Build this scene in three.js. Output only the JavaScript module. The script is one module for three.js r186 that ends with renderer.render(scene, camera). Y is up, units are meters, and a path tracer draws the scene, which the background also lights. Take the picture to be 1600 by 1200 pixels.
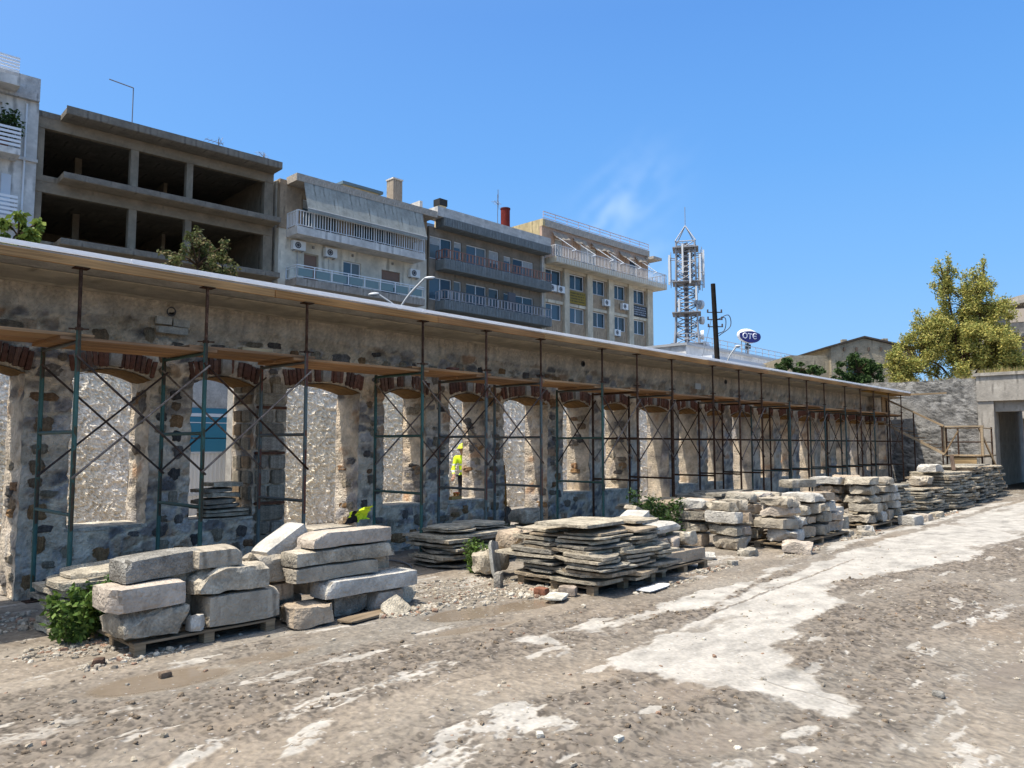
import * as THREE from 'three';
import { mergeGeometries, mergeVertices, toCreasedNormals } from 'three/addons/utils/BufferGeometryUtils.js';

// ---------------------------------------------------------------- camera, sky, sun, exposure
const scene = new THREE.Scene();
const YAW = THREE.MathUtils.degToRad(42.6), PITCH = THREE.MathUtils.degToRad(4.53);
const camera = new THREE.PerspectiveCamera(53.13, 4 / 3, 0.1, 1500);
camera.position.set(0, 1.7, 0);
camera.lookAt(Math.cos(YAW) * Math.cos(PITCH), 1.7 + Math.sin(PITCH), -Math.sin(YAW) * Math.cos(PITCH));
const renderer = new THREE.WebGLRenderer({ antialias: true });
renderer.toneMapping = THREE.LinearToneMapping;
renderer.toneMappingExposure = 2.95;
renderer.shadowMap.enabled = true;

const SUN_DIR = new THREE.Vector3(-0.40, 1, -0.19).normalize();
const sun = new THREE.DirectionalLight(new THREE.Color(1, 0.94, 0.84), 2.0);
sun.position.copy(SUN_DIR).multiplyScalar(120).add(new THREE.Vector3(20, 0, -15));
sun.target.position.set(20, 0, -15);
sun.castShadow = true;
sun.shadow.mapSize.set(4096, 4096);
Object.assign(sun.shadow.camera, { left: -60, right: 90, top: 60, bottom: -60, near: 1, far: 300 });
scene.add(sun, sun.target);

// ---------------------------------------------------------------- noise
function rngOf(seed) { let a = seed >>> 0; return () => { a = (a + 0x6D2B79F5) | 0; let t = Math.imul(a ^ (a >>> 15), 1 | a); t = (t + Math.imul(t ^ (t >>> 7), 61 | t)) ^ t; return ((t ^ (t >>> 14)) >>> 0) / 4294967296; }; }
function h3(x, y, z) { let h = Math.imul(x, 374761393) ^ Math.imul(y, 668265263) ^ Math.imul(z, 1274126177); h = Math.imul(h ^ (h >>> 13), 1103515245); h ^= h >>> 16; h = Math.imul(h, 2246822519); return ((h ^ (h >>> 15)) >>> 0) / 4294967296; }
const sm = (t) => t * t * (3 - 2 * t), lerp = (a, b, t) => a + (b - a) * t, clamp = (x, a = 0, b = 1) => x < a ? a : x > b ? b : x;
const sstep = (a, b, x) => sm(clamp((x - a) / (b - a)));
const TB = new Float32Array(65536); { const R = rngOf(20240); for (let i = 0; i < 65536; i++) TB[i] = R(); }
function n2(x, y, s = 0, per = 0) {
  let xi = Math.floor(x), yi = Math.floor(y); const fx = sm(x - xi), fy = sm(y - yi);
  let x1 = xi + 1, y1 = yi + 1;
  if (per) { xi = ((xi % per) + per) % per; yi = ((yi % per) + per) % per; x1 = ((x1 % per) + per) % per; y1 = ((y1 % per) + per) % per; }
  const S = Math.imul(s + 1, 0xC2B2AE35), a = Math.imul(xi, 0x9E3779B1) ^ S, b = Math.imul(x1, 0x9E3779B1) ^ S, c = Math.imul(yi, 0x85EBCA6B), d = Math.imul(y1, 0x85EBCA6B), K = 0x27D4EB2D;
  const p = TB[Math.imul((a ^ c) + (c >>> 15), K) >>> 16], q = TB[Math.imul((b ^ c) + (c >>> 15), K) >>> 16], r = TB[Math.imul((a ^ d) + (d >>> 15), K) >>> 16], t = TB[Math.imul((b ^ d) + (d >>> 15), K) >>> 16];
  const u = p + (q - p) * fx; return u + (r + (t - r) * fx - u) * fy;
}
function n3(x, y, z, s = 0) {
  const xi = Math.floor(x), yi = Math.floor(y), zi = Math.floor(z), fx = sm(x - xi), fy = sm(y - yi), fz = sm(z - zi), q = (a, b, c) => h3(a + c * 7919 + s * 131, b, c);
  return lerp(lerp(lerp(q(xi, yi, zi), q(xi + 1, yi, zi), fx), lerp(q(xi, yi + 1, zi), q(xi + 1, yi + 1, zi), fx), fy),
    lerp(lerp(q(xi, yi, zi + 1), q(xi + 1, yi, zi + 1), fx), lerp(q(xi, yi + 1, zi + 1), q(xi + 1, yi + 1, zi + 1), fx), fy), fz);
}
function fbm(x, y, o = 4, s = 0, per = 0) { let a = 0.5, t = 0, k = 0; for (let i = 0; i < o; i++) { t += a * n2(x, y, s + i * 17, per); k += a; x *= 2; y *= 2; per *= 2; a *= 0.5; } return t / k; }
function fbm3(x, y, z, o = 3, s = 0) { let a = 0.5, t = 0, k = 0; for (let i = 0; i < o; i++) { t += a * n3(x, y, z, s + i * 5); k += a; x *= 2; y *= 2; z *= 2; a *= 0.5; } return t / k; }
function worley(x, y, s) {
  const xi = Math.floor(x), yi = Math.floor(y); let f1 = 9, f2 = 9, id = 0;
  for (let j = -1; j < 2; j++) for (let i = -1; i < 2; i++) {
    const cx = xi + i, cy = yi + j, dx = cx + 0.1 + 0.8 * h3(cx, cy, s) - x, dy = cy + 0.1 + 0.8 * h3(cx, cy, s + 9) - y, d = Math.sqrt(dx * dx + dy * dy);
    if (d < f1) { f2 = f1; f1 = d; id = h3(cx, cy, s + 21); } else if (d < f2) f2 = d;
  }
  return [f1, f2, id];
}

// ---------------------------------------------------------------- sky: clear blue air with one thin wisp
{
  const w = 1024, h = 512, d = new Float32Array(w * h * 4);
  const stops = [[-90, .14, .14, .14], [-4, .16, .19, .22], [0, .155, .265, .40], [5, .125, .245, .405], [12, .085, .205, .395], [20, .055, .165, .37], [30, .035, .125, .325], [45, .034, .108, .27], [70, .042, .105, .245], [90, .045, .105, .24]];
  const right = [Math.sin(YAW), Math.cos(YAW)], fwd = [Math.cos(YAW), -Math.sin(YAW)];
  for (let j = 0; j < h; j++) for (let i = 0; i < w; i++) {
    const ph = ((i + .5) / w - .5) * 2 * Math.PI, el = ((j + .5) / h - .5) * Math.PI, e = el * 180 / Math.PI;
    let k = 0; while (k < stops.length - 2 && e > stops[k + 1][0]) k++;
    const t = clamp((e - stops[k][0]) / (stops[k + 1][0] - stops[k][0]));
    const c = [1, 2, 3].map((q) => lerp(stops[k][q], stops[k + 1][q], t) * .86);
    // one thin cirrus wisp
    const dx = Math.cos(ph), dz = Math.sin(ph), az = Math.atan2(dx * right[0] + dz * right[1], dx * fwd[0] + dz * fwd[1]) * 180 / Math.PI;
    const u = (az - 8.2) * .8 + (e - 17.5) * .6, v = -(az - 8.2) * .6 + (e - 17.5) * .8;
    const m = Math.exp(-(u * u) / 14 - (v * v) / 5) * sstep(.3, .8, fbm(u * .45 + 5, v * 2.2 + 3 + fbm(u * .5, v * .5, 3, 4) * 2, 6, 7)) * .34 + Math.exp(-((az - 11) ** 2) / 5 - ((e - 13.5) ** 2) / 3) * sstep(.3, .9, fbm(az * .7, e * 1.3, 4, 31)) * .22;
    // brightening of the clear air round the sun, strengthened to lift the shade
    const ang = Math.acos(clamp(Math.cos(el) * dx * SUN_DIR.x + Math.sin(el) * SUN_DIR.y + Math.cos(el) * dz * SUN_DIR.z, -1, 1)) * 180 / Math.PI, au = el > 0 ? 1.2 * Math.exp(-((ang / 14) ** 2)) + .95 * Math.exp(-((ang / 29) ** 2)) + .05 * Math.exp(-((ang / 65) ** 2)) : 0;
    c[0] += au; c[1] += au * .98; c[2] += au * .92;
    const o = (j * w + i) * 4; d[o] = lerp(c[0], .30, m); d[o + 1] = lerp(c[1], .36, m); d[o + 2] = lerp(c[2], .43, m); d[o + 3] = 1;
  }
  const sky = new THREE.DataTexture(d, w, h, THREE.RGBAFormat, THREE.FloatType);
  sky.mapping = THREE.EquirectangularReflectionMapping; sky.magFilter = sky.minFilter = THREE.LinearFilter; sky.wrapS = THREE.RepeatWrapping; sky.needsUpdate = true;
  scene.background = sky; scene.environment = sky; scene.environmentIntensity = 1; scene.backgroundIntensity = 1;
}

// ---------------------------------------------------------------- textures (colour, grain, relief)
function tex(w, h, fn, srgb = true) {
  const d = new Uint8Array(w * h * 4);
  for (let j = 0; j < h; j++) for (let i = 0; i < w; i++) { const c = fn((i + .5) / w, (j + .5) / h), o = (j * w + i) * 4; d[o] = clamp(c[0]) * 255; d[o + 1] = clamp(c[1]) * 255; d[o + 2] = clamp(c[2]) * 255; d[o + 3] = 255; }
  const t = new THREE.DataTexture(d, w, h); t.wrapS = t.wrapT = THREE.RepeatWrapping; t.magFilter = THREE.LinearFilter; t.minFilter = THREE.LinearMipmapLinearFilter; t.generateMipmaps = true;
  if (srgb) t.colorSpace = THREE.SRGBColorSpace; t.needsUpdate = true; return t;
}
const rep = (t, sx, sy = sx) => { const c = t.clone(); c.repeat.set(1 / sx, 1 / sy); c.needsUpdate = true; return c; };
const g3 = (v) => [v, v, v];
const MOTTLE = tex(512, 512, (u, v) => { const a = fbm(u * 6, v * 6, 5, 1, 6), b = fbm(u * 40, v * 40, 3, 2, 40); return g3(.90 + .26 * (a - .5) + .18 * (b - .5)); });
const SPECK = tex(512, 512, (u, v) => { const a = fbm(u * 9, v * 9, 5, 11, 9), b = fbm(u * 64, v * 64, 2, 12, 64), p = n2(u * 90, v * 90, 13, 90); const k = .84 + .5 * (a - .5) + .22 * (b - .5) - (p > .9 ? .08 : 0); return [k * 1.0, k * .985, k * .95]; });
const GRAIN = tex(512, 512, (u, v) => g3(.55 * fbm(u * 24, v * 24, 4, 21, 24) + .45 * fbm(u * 90, v * 90, 2, 22, 90)), false);
const COARSE = tex(512, 512, (u, v) => { const a = fbm(u * 10, v * 10, 5, 31, 10); return g3(Math.abs(a - .5) * 1.4 + .35 * fbm(u * 40, v * 40, 3, 33, 40)); }, false);
const STREAK = tex(512, 512, (u, v) => { const s = fbm(u * 16, v * 4, 5, 41, 4), m = fbm(u * 5, v * 5, 5, 43, 5), f = fbm(u * 30, v * 30, 3, 45, 30), k = .90 - .26 * sstep(.45, .8, s) * sstep(.4, .7, m) + .3 * (m - .5) + .1 * (f - .5); return [k, k * .985, k * .96]; });
const WOODT = tex(512, 256, (u, v) => { const g = fbm(u * 4, v * 60, 4, 51, 4), w2 = fbm(u * 3, v * 8, 3, 53, 3), k = .82 + .35 * (g - .5) + .3 * (w2 - .5); return [k, k * .95, k * .88]; });
const PAINT = tex(512, 512, (u, v) => { const m = fbm(u * 7, v * 7, 5, 61, 7), f = fbm(u * 40, v * 40, 3, 62, 40), r = sstep(.56, .62, m * .75 + f * .25), w2 = sstep(.60, .66, fbm(u * 12, v * 12, 4, 66, 12)); const c = [.85 + .3 * (f - .5), .85 + .3 * (f - .5), .85 + .3 * (f - .5)]; const ru = [1.9 * (.6 + f * .6), .85 * (.6 + f * .6), .5 * (.6 + f * .6)]; let o = c.map((q, i) => lerp(q, Math.min(1, ru[i] * .62), r)); return o.map((q) => lerp(q, 1, w2 * .45)); });
const RUSTT = tex(512, 512, (u, v) => { const m = fbm(u * 9, v * 9, 5, 71, 9), f = fbm(u * 60, v * 60, 2, 73, 60); const k = .55 + .7 * (m - .5) + .35 * (f - .5); return [k + .14, k + .06, k]; });

function mat(r, g, b, o = {}) {
  const m = new THREE.MeshPhysicalMaterial({ roughness: o.rough ?? .85, metalness: o.metal ?? 0 });
  m.color.setRGB(r, g, b);
  if (o.map) m.map = o.map; if (o.bump) { m.bumpMap = o.bump; m.bumpScale = o.bs ?? .004; }
  if (o.vc) m.vertexColors = true; if (o.trans) { m.transmission = o.trans; m.thickness = 0; }
  if (o.double) m.side = THREE.DoubleSide; m.specularIntensity = o.spec ?? (m.roughness > .72 ? .2 : 1); return m;
}
// ---------------------------------------------------------------- geometry helpers
const V = (x, y, z) => new THREE.Vector3(x, y, z);
function strip(g) { const o = g.index ? g.toNonIndexed() : g; for (const k of Object.keys(o.attributes)) if (!['position', 'normal', 'uv', 'color'].includes(k)) o.deleteAttribute(k); return o; }
function boxUV(g, ox = 0, oy = 0) {
  const p = g.attributes.position, n = g.attributes.normal, uv = new Float32Array(p.count * 2);
  for (let i = 0; i < p.count; i++) {
    const ax = Math.abs(n.getX(i)), ay = Math.abs(n.getY(i)), az = Math.abs(n.getZ(i)), x = p.getX(i), y = p.getY(i), z = p.getZ(i);
    if (ay >= ax && ay >= az) { uv[2 * i] = x + ox; uv[2 * i + 1] = z + oy; } else if (ax >= az) { uv[2 * i] = z + ox; uv[2 * i + 1] = y + oy; } else { uv[2 * i] = x + ox; uv[2 * i + 1] = y + oy; }
  }
  g.setAttribute('uv', new THREE.BufferAttribute(uv, 2)); return g;
}
const bx = (x0, x1, y0, y1, z0, z1) => { const g = new THREE.BoxGeometry(Math.abs(x1 - x0), Math.abs(y1 - y0), Math.abs(z1 - z0)); g.translate((x0 + x1) / 2, (y0 + y1) / 2, (z0 + z1) / 2); return boxUV(strip(g)); };
function rod(a, b, r, seg = 7, r2 = r, cap = true) {
  const d = b.clone().sub(a), L = d.length(), g = new THREE.CylinderGeometry(r2, r, L, seg, 1, !cap);
  g.translate(0, L / 2, 0); g.applyQuaternion(new THREE.Quaternion().setFromUnitVectors(V(0, 1, 0), d.normalize())); g.translate(a.x, a.y, a.z); return boxUV(strip(g));
}
function bar(a, b, w, h) { // rectangular bar from a to b, h measured upwards
  const d = b.clone().sub(a), L = d.length(), g = new THREE.BoxGeometry(L, h, w); d.normalize();
  const up = V(0, 1, 0), s = d.clone().cross(up); if (s.lengthSq() < 1e-6) s.set(0, 0, 1); s.normalize(); const u = s.clone().cross(d);
  boxUV(g); const m = new THREE.Matrix4().makeBasis(d, u, s); g.applyMatrix4(m); const c = a.clone().add(b).multiplyScalar(.5); g.translate(c.x, c.y, c.z); return strip(g);
}
function tube(pts, r, seg = 6, n = 0) { return strip(new THREE.TubeGeometry(new THREE.CatmullRomCurve3(pts), n || pts.length * 6, r, seg)); }
const merge = (l) => l.length > 1 ? mergeGeometries(l) : l[0];
const taken = {};
const numbered = (n) => { const k = taken[n] = (taken[n] ?? -1) + 1; return k ? n + '_' + String(k).padStart(3, '0') : n; };
function shade(o) { o.castShadow = o.receiveShadow = true; return o; }
function part(name, geos, m, parent) { const o = shade(new THREE.Mesh(Array.isArray(geos) ? merge(geos) : geos, m)); o.name = name; parent.add(o); return o; }
function tag(o, label, category, group) { o.userData.kind = 'thing'; o.userData.label = label; o.userData.category = category; if (group) o.userData.group = group; return o; }
function thing(name, label, category, pos = [0, 0, 0], turn = 0, group) { const o = new THREE.Group(); o.name = numbered(name); o.position.set(...pos); o.rotation.y = turn; scene.add(o); return tag(o, label, category, group); }
function single(name, geos, m, label, category, group) { return tag(part(numbered(name), geos, m, scene), label, category, group); }
function struct(name, geos, m) { const o = part(numbered(name), geos, m, scene); o.userData.kind = 'structure'; return o; }
const ORD = ['', 'first', 'second', 'third', 'fourth', 'fifth', 'sixth', 'seventh', 'eighth', 'ninth', 'tenth', 'eleventh', 'twelfth', 'thirteenth', 'fourteenth', 'fifteenth', 'sixteenth', 'seventeenth', 'eighteenth', 'nineteenth', 'twentieth', 'twenty-first', 'twenty-second', 'twenty-third', 'twenty-fourth'];
// a rough block of stone, base at y = 0
function rockGeo(w, h, d, o = {}) {
  const seed = o.seed ?? 1, R = rngOf(seed * 7919 + 13), seg = o.seg ?? .07, c = (q, a, b) => Math.max(a, Math.min(b, Math.round(q / seg)));
  let g = new THREE.BoxGeometry(w, h, d, c(w, 3, o.max ?? 12), c(h, 1, 6), c(d, 3, o.max ?? 10));
  g.deleteAttribute('uv'); g.deleteAttribute('normal'); g = mergeVertices(g, 1e-4);
  const p = g.attributes.position, r = Math.min(o.round ?? .025, h * .45), rough = o.rough ?? .012, k = o.freq ?? 6, planes = [];
  for (let i = 0; i < (o.chips ?? 4); i++) {
    const a = R() * 6.283, n = o.flat ? V(Math.cos(a), (R() - .5) * .5, Math.sin(a)) : V(R() - .5, R() * 1.1 - .35, R() - .5); n.normalize();
    const s = Math.abs(n.x) * w / 2 + Math.abs(n.y) * h / 2 + Math.abs(n.z) * d / 2; planes.push([n, s * (o.flat ? .70 + .2 * R() : (o.cut ?? .74) + .22 * R())]);
  }
  const q = V(0, 0, 0), e = V(0, 0, 0);
  for (let i = 0; i < p.count; i++) {
    q.fromBufferAttribute(p, i);
    e.set(clamp(q.x, -w / 2 + r, w / 2 - r), clamp(q.y, -h / 2 + r, h / 2 - r), clamp(q.z, -d / 2 + r, d / 2 - r));
    const dir = q.clone().sub(e); if (dir.lengthSq() > 1e-9) { dir.normalize(); q.copy(e).addScaledVector(dir, r); }
    q.addScaledVector(dir, rough * (fbm3(q.x * k + seed * 3.1, q.y * k + 5, q.z * k, 3, seed % 97) * 2 - 1.2));
    for (const [n, s] of planes) { const t = n.dot(q) - s; if (t > 0) q.addScaledVector(n, -t * .95 + rough * 1.3 * (n3(q.x * 17, q.y * 17, q.z * 17, seed % 89) - .5)); }
    p.setXYZ(i, q.x, q.y, q.z);
  }
  g = toCreasedNormals(g, o.crease ?? .55); g.computeBoundingBox(); g.translate(0, -g.boundingBox.min.y, 0);
  return boxUV(g, R() * 9, R() * 9);
}
// ================================================================ THE GROUND
const inPoly = (P, x, y) => { if (x < 4.6 || y > -1.4 || y < -5.6) return -1; let s = false, d = 1e9; for (let i = 0, j = P.length - 1; i < P.length; j = i++) { const [ax, ay] = P[i], [bx2, by] = P[j]; if ((ay > y) !== (by > y) && x < (bx2 - ax) * (y - ay) / (by - ay) + ax) s = !s; const ux = bx2 - ax, uy = by - ay, t = clamp(((x - ax) * ux + (y - ay) * uy) / (ux * ux + uy * uy)), ex = x - ax - t * ux, ey = y - ay - t * uy; d = Math.min(d, ex * ex + ey * ey); } return s ? Math.sqrt(d) : -Math.sqrt(d); };
const SLAB_A = [[4.97, -3.72], [4.94, -3.14], [4.83, -2.72], [4.98, -2.47], [4.95, -2.21], [4.98, -1.95], [4.91, -1.68], [5.36, -1.77], [5.6, -2.1], [5.82, -2.22], [5.84, -2.45], [6.18, -2.53], [6.43, -2.77], [7.31, -3.08], [8.09, -3.07], [8.64, -2.94], [9.13, -3.46], [10.01, -3.55], [11.7, -3.03], [13.34, -2.84], [16.9, -2.75], [29.8, -3.9], [31, -4.5], [17.02, -4.5], [13.13, -4.54], [9.36, -4.26], [7.29, -3.94]];
const SLAB_B = [[5.01, -4.53], [5.09, -4.24], [4.96, -3.87], [5.21, -4.1], [5.38, -4.46], [5.73, -4.18], [6.32, -4.16], [7.43, -4.02], [9.59, -4.36], [13.54, -4.68], [17.69, -4.67], [31, -4.63], [23.31, -5.05], [17.64, -4.91], [13.58, -5.01], [11.2, -4.6], [10.32, -4.69], [9.39, -4.44], [8.18, -4.5], [6.8, -4.47], [5.63, -4.54]];
// ellipses: x, z, rx, rz, turn, strength of dusty patches; and of wet mud
const PALE = [[3.3, -3.3, .62, .2, -.2, .9], [3.5, -3.15, .4, .17, .4, .8], [2.5, -3.95, .42, .1, -.5, .62], [2.15, -4.3, .35, .08, -.5, .5], [4.95, -1.25, .28, .16, .4, .62], [4.6, -1.92, .16, .06, .3, .7], [9, -1.75, .8, .12, .1, .5], [3.6, -4.45, .9, .16, -.1, .5], [3, -4.4, .5, .14, -.1, .45], [5.4, -3.45, .5, .4, 0, .3], [1.7, -5.3, .6, .3, .2, .32], [6.2, -1.6, .5, .08, .3, .4], [4.35, -1.8, .1, .05, .5, .8], [4.2, -2.0, .08, .04, .5, .8], [3.9, -2.0, .12, .07, .5, .7], [7.4, -1.3, .6, .07, .2, .5], [8.4, -1.95, .5, .06, .2, .5], [3.1, -5.3, .8, .22, -.1, .4], [5.2, -7, 1, .5, .1, .45], [6.3, -7.2, .9, .35, .3, .55], [10.5, -5.6, 1, .3, .2, .4]];
const WET = [[5.55, -5.7, .5, .24, .15, 1], [6.25, -5.55, .4, .2, .1, 1], [2.5, -5.75, .5, .26, .1, .75], [4.2, -2.25, .4, .2, .4, .3], [4.75, -2.85, .35, .2, .3, .34], [6.95, -1.2, .6, .2, .2, .3], [5.1, -5.2, .5, .12, .2, .5], [3.3, -5.75, .5, .14, 0, .5]];
for (const L of [PALE, WET]) for (const e of L) { e[6] = Math.cos(e[4]); e[7] = Math.sin(e[4]); e[8] = 2 * Math.max(e[2], e[3]); }
const ell = (L, x, z, w = 0) => { let m = 0; for (let k = 0; k < L.length; k++) { const E = L[k], dx = x - E[0], dz = z - E[1]; if (dx > E[8] || dx < -E[8] || dz > E[8] || dz < -E[8]) continue; const rx = E[2], rz = E[3], s = E[5], c = E[6], q = E[7], u = (dx * c + dz * q) / rx, v = (-dx * q + dz * c) / rz, d = u * u + v * v; if (d < 4) m = Math.max(m, s * (1 - sstep(.5 + w, 1.5 + w, d))); } return m; };
const joint = (x) => -3.72 - .055 * (x - 5) - .02 * n2(x * 1.3, 3, 5);
function groundAt(x, z) { // what lies here: 0..1 pale concrete, wet, clods; height in metres
  const wob = (fbm(x * 1.6, z * 3.2, 5, 101) - .5) * .9 + (fbm(x * 9, z * 16, 3, 105) - .5) * .35;
  const da = Math.max(inPoly(SLAB_A, x, z), inPoly(SLAB_B, x, z));
  let pale = sstep(-.02, .05, da + wob * .38 - .02);
  pale *= 1 - .8 * sstep(.66, .74, fbm(x * .9 + 7, z * 2.4, 5, 111) + .12 * (fbm(x * 8, z * 14, 2, 113) - .5)) * (1 - sstep(.25, .6, da));
  const jd = Math.abs(z - joint(x)); if (x > 4.9 && x < 12) pale *= 1 - .85 * (1 - sstep(.006, .026, jd + (n2(x * 14, z * 14, 7) - .5) * .02));
  const jd2 = Math.abs(x - 5.32 + (z + 2.2) * .12 - .03 * n2(1, z * 6, 9)); pale *= 1 - .6 * (1 - sstep(.004, .014, jd2)) * (z > -2.6 ? 1 : 0);
  const dust = ell(PALE, x, z), wn = fbm(x * 3.2, z * 7, 5, 121) + .5 * (fbm(x * 22, z * 34, 3, 123) - .5);
  pale = Math.max(pale, sstep(.50, .60, wn * .72 + dust * .28) * sstep(.1, .5, dust));
  pale = Math.max(pale, .8 * sstep(.70, .74, fbm(x * 2.1 + 40, z * 6.5, 5, 131) + .1 * (n2(x * 30, z * 50, 3) - .5)));
  const wet = clamp(ell(WET, x, z) * 1.6 * sstep(.25, .6, fbm(x * 4, z * 6, 4, 141) + .18));
  const track = sstep(.5, .7, fbm(x * .7 + z * .9, z * 3.2 - x * .35, 4, 151)), band = Math.exp(-((z + 4.95 - .18 * (x - 2.5)) ** 2) / .22) + .8 * Math.exp(-((z + 2.45 - .06 * (x - 8)) ** 2) / .28);
  const clod = clamp(track * .55 + band * .85) * (1 - pale) * (1 - wet * .9) * (z > -6.4 ? 1 : .35);
  const micro = fbm(x * 14, z * 16, 4, 161), big = fbm(x * .55, z * .8, 3, 171) - .5;
  const lug = Math.abs(Math.sin((x * .92 - z * .4) * 21 + 2.5 * n2(x * 2, z * 2, 5))) * Math.exp(-((z + 2.4 - .06 * (x - 8)) ** 2) / .12);
  let hgt = big * .05 + (micro - .5) * (.013 + .045 * clod) + clod * .015 + lug * .018 * (1 - pale) + pale * .012 - wet * .022;
  hgt = lerp(hgt, -.012 + big * .01, wet * .8);
  if (z < -4.9) hgt = lerp(hgt, hgt * .45, sstep(-4.9, -5.5, z) || 0);
  return [pale, wet, clod, hgt, micro];
}
function groundTextures(x0, z0, wx, wz, W, H) {
  const c = new Uint8Array(W * H * 4), r = new Uint8Array(W * H * 4), b = new Uint8Array(W * H * 4);
  for (let j = 0; j < H; j++) for (let i = 0; i < W; i++) {
    const x = x0 + (i + .5) / W * wx, z = z0 + (j + .5) / H * wz, [pale, wet, clod, , micro] = groundAt(x, z);
    const t = fbm(x * 1.1, z * 1.7, 4, 181), f = n2(x * 60, z * 60, 183), f2 = fbm(x * 26, z * 26, 2, 185), warm = fbm(x * .6 + 9, z * .9, 3, 187);
    let m = [.27, .226, .174]; const k = .78 + .5 * (t - .5) + .34 * (f2 - .5) + .2 * (f - .5);
    m = m.map((q, e) => q * k * (1 + [.06, 0, -.06][e] * (warm - .5) * 3));
    const dk = [.185, .152, .117]; m = m.map((q, e) => lerp(q * (.80 + .4 * micro), dk[e] * (.45 + .9 * micro), clamp(clod * 1.25)));
    const cr = sstep(.52, .64, fbm(x * 34, z * 28, 3, 197)) * clamp(.25 + clod * 1.1) * (1 - pale * .8); m = m.map((q) => q * (1 - .5 * cr));
    const gy = sstep(.52, .7, fbm(x * .8 + 20, z * 1.1 + 4, 4, 189)); m = m.map((q, e) => lerp(q, [.30, .262, .212][e] * k, gy * .6 * (1 - clod)));
    const pc = [.43, .39, .33], pk = .84 + .6 * (fbm(x * 5, z * 7, 4, 191) - .5) + .25 * (f - .5) - .16 * sstep(.58, .72, fbm(x * 2.2, z * 5, 4, 193)); m = m.map((q, e) => lerp(q, pc[e] * pk, pale));
    const wc = [.19, .145, .10]; m = m.map((q, e) => lerp(q, wc[e] * (.9 + .2 * t), wet * .85));
    if (f > .93 && h3(Math.floor(x * 60), Math.floor(z * 60), 5) > .5) m = m.map((q) => lerp(q, .55, .5));
    const o = (j * W + i) * 4, ro = lerp(lerp(.93, .82, pale), .10, clamp(wet * 1.25 - .2));
    for (let e = 0; e < 3; e++) { const q = clamp(m[e]); c[o + e] = 255 * (q <= .0031308 ? 12.92 * q : 1.055 * q ** (1 / 2.4) - .055); r[o + e] = 255 * ro; b[o + e] = 255 * clamp((.5 * fbm(x * 34, z * 34, 3, 195) + .5 * f2) * lerp(1, .35, pale) * (1 - wet * .92)); }
    c[o + 3] = r[o + 3] = b[o + 3] = 255;
  }
  return [c, r, b].map((d, q) => { const t = new THREE.DataTexture(d, W, H); t.magFilter = THREE.LinearFilter; t.minFilter = THREE.LinearMipmapLinearFilter; t.generateMipmaps = true; if (!q) t.colorSpace = THREE.SRGBColorSpace; t.needsUpdate = true; return t; });
}
const hgt = (x, z) => groundAt(x, z)[3];
function groundSheet(name, x0, z0, wx, wz, step, W, H) {
  const nx = Math.round(wx / step), nz = Math.round(wz / step), p = new Float32Array((nx + 1) * (nz + 1) * 3), uv = new Float32Array((nx + 1) * (nz + 1) * 2), id = new Uint32Array(nx * nz * 6); let k = 0;
  for (let j = 0; j <= nz; j++) for (let i = 0; i <= nx; i++) {
    const x = x0 + i / nx * wx, z = z0 + j / nz * wz, o = j * (nx + 1) + i, e = Math.min(1, Math.min(z - z0, z0 + wz - z) / .3, Math.min(i, 1e9) / 1);
    p[3 * o] = x; p[3 * o + 1] = hgt(x, z) * clamp(e); p[3 * o + 2] = z; uv[2 * o] = i / nx; uv[2 * o + 1] = j / nz;
    if (i < nx && j < nz) { id[k++] = o; id[k++] = o + nx + 1; id[k++] = o + 1; id[k++] = o + 1; id[k++] = o + nx + 1; id[k++] = o + nx + 2; }
  }
  const g = new THREE.BufferGeometry(); g.setAttribute('position', new THREE.BufferAttribute(p, 3)); g.setAttribute('uv', new THREE.BufferAttribute(uv, 2)); g.setIndex(new THREE.BufferAttribute(id, 1)); g.computeVertexNormals();
  const [c, r, b] = groundTextures(x0, z0, wx, wz, W, H), m = new THREE.MeshPhysicalMaterial({ map: c, roughnessMap: r, roughness: 1, bumpMap: b, bumpScale: .03, specularIntensity: .45 });
  return struct(name, g, m);
}
groundSheet('yard_ground', .5, -9.9, 14.5, 9.9, .034, 1400, 956);
groundSheet('yard_ground', 15, -9.9, 20, 9.9, .1, 1000, 500);
{
  const m = mat(.21, .175, .135, { map: rep(MOTTLE, 3), bump: rep(GRAIN, 1.2), bs: .02, rough: .95 });
  const flat = (x0, x1, z0, z1, y) => { const g = new THREE.PlaneGeometry(x1 - x0, z1 - z0); g.rotateX(-Math.PI / 2); g.translate((x0 + x1) / 2, y, (z0 + z1) / 2); return boxUV(strip(g)); };
  struct('ground', flat(-700, 900, -700, 700, -.12), m);
  struct('site_floor', flat(-30, 60, -17.4, -9.88, -.01), mat(.36, .315, .26, { map: rep(MOTTLE, 2), bump: rep(GRAIN, 1), bs: .02 }));
  struct('site_floor', [flat(-30, .52, -9.89, 20, -.012), flat(.5, 60, -.02, 20, -.012), flat(34.9, 60, -9.9, -.0, -.012)], m);
  struct('street', flat(-60, 300, -36, -17.4, -.03), mat(.09, .09, .092, { map: rep(MOTTLE, 4), bump: rep(GRAIN, 1), bs: .006 }));
  struct('pavement', bx(-60, 300, -.1, .12, -40.3, -36), mat(.36, .35, .33, { map: rep(MOTTLE, 2) }));
}
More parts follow.
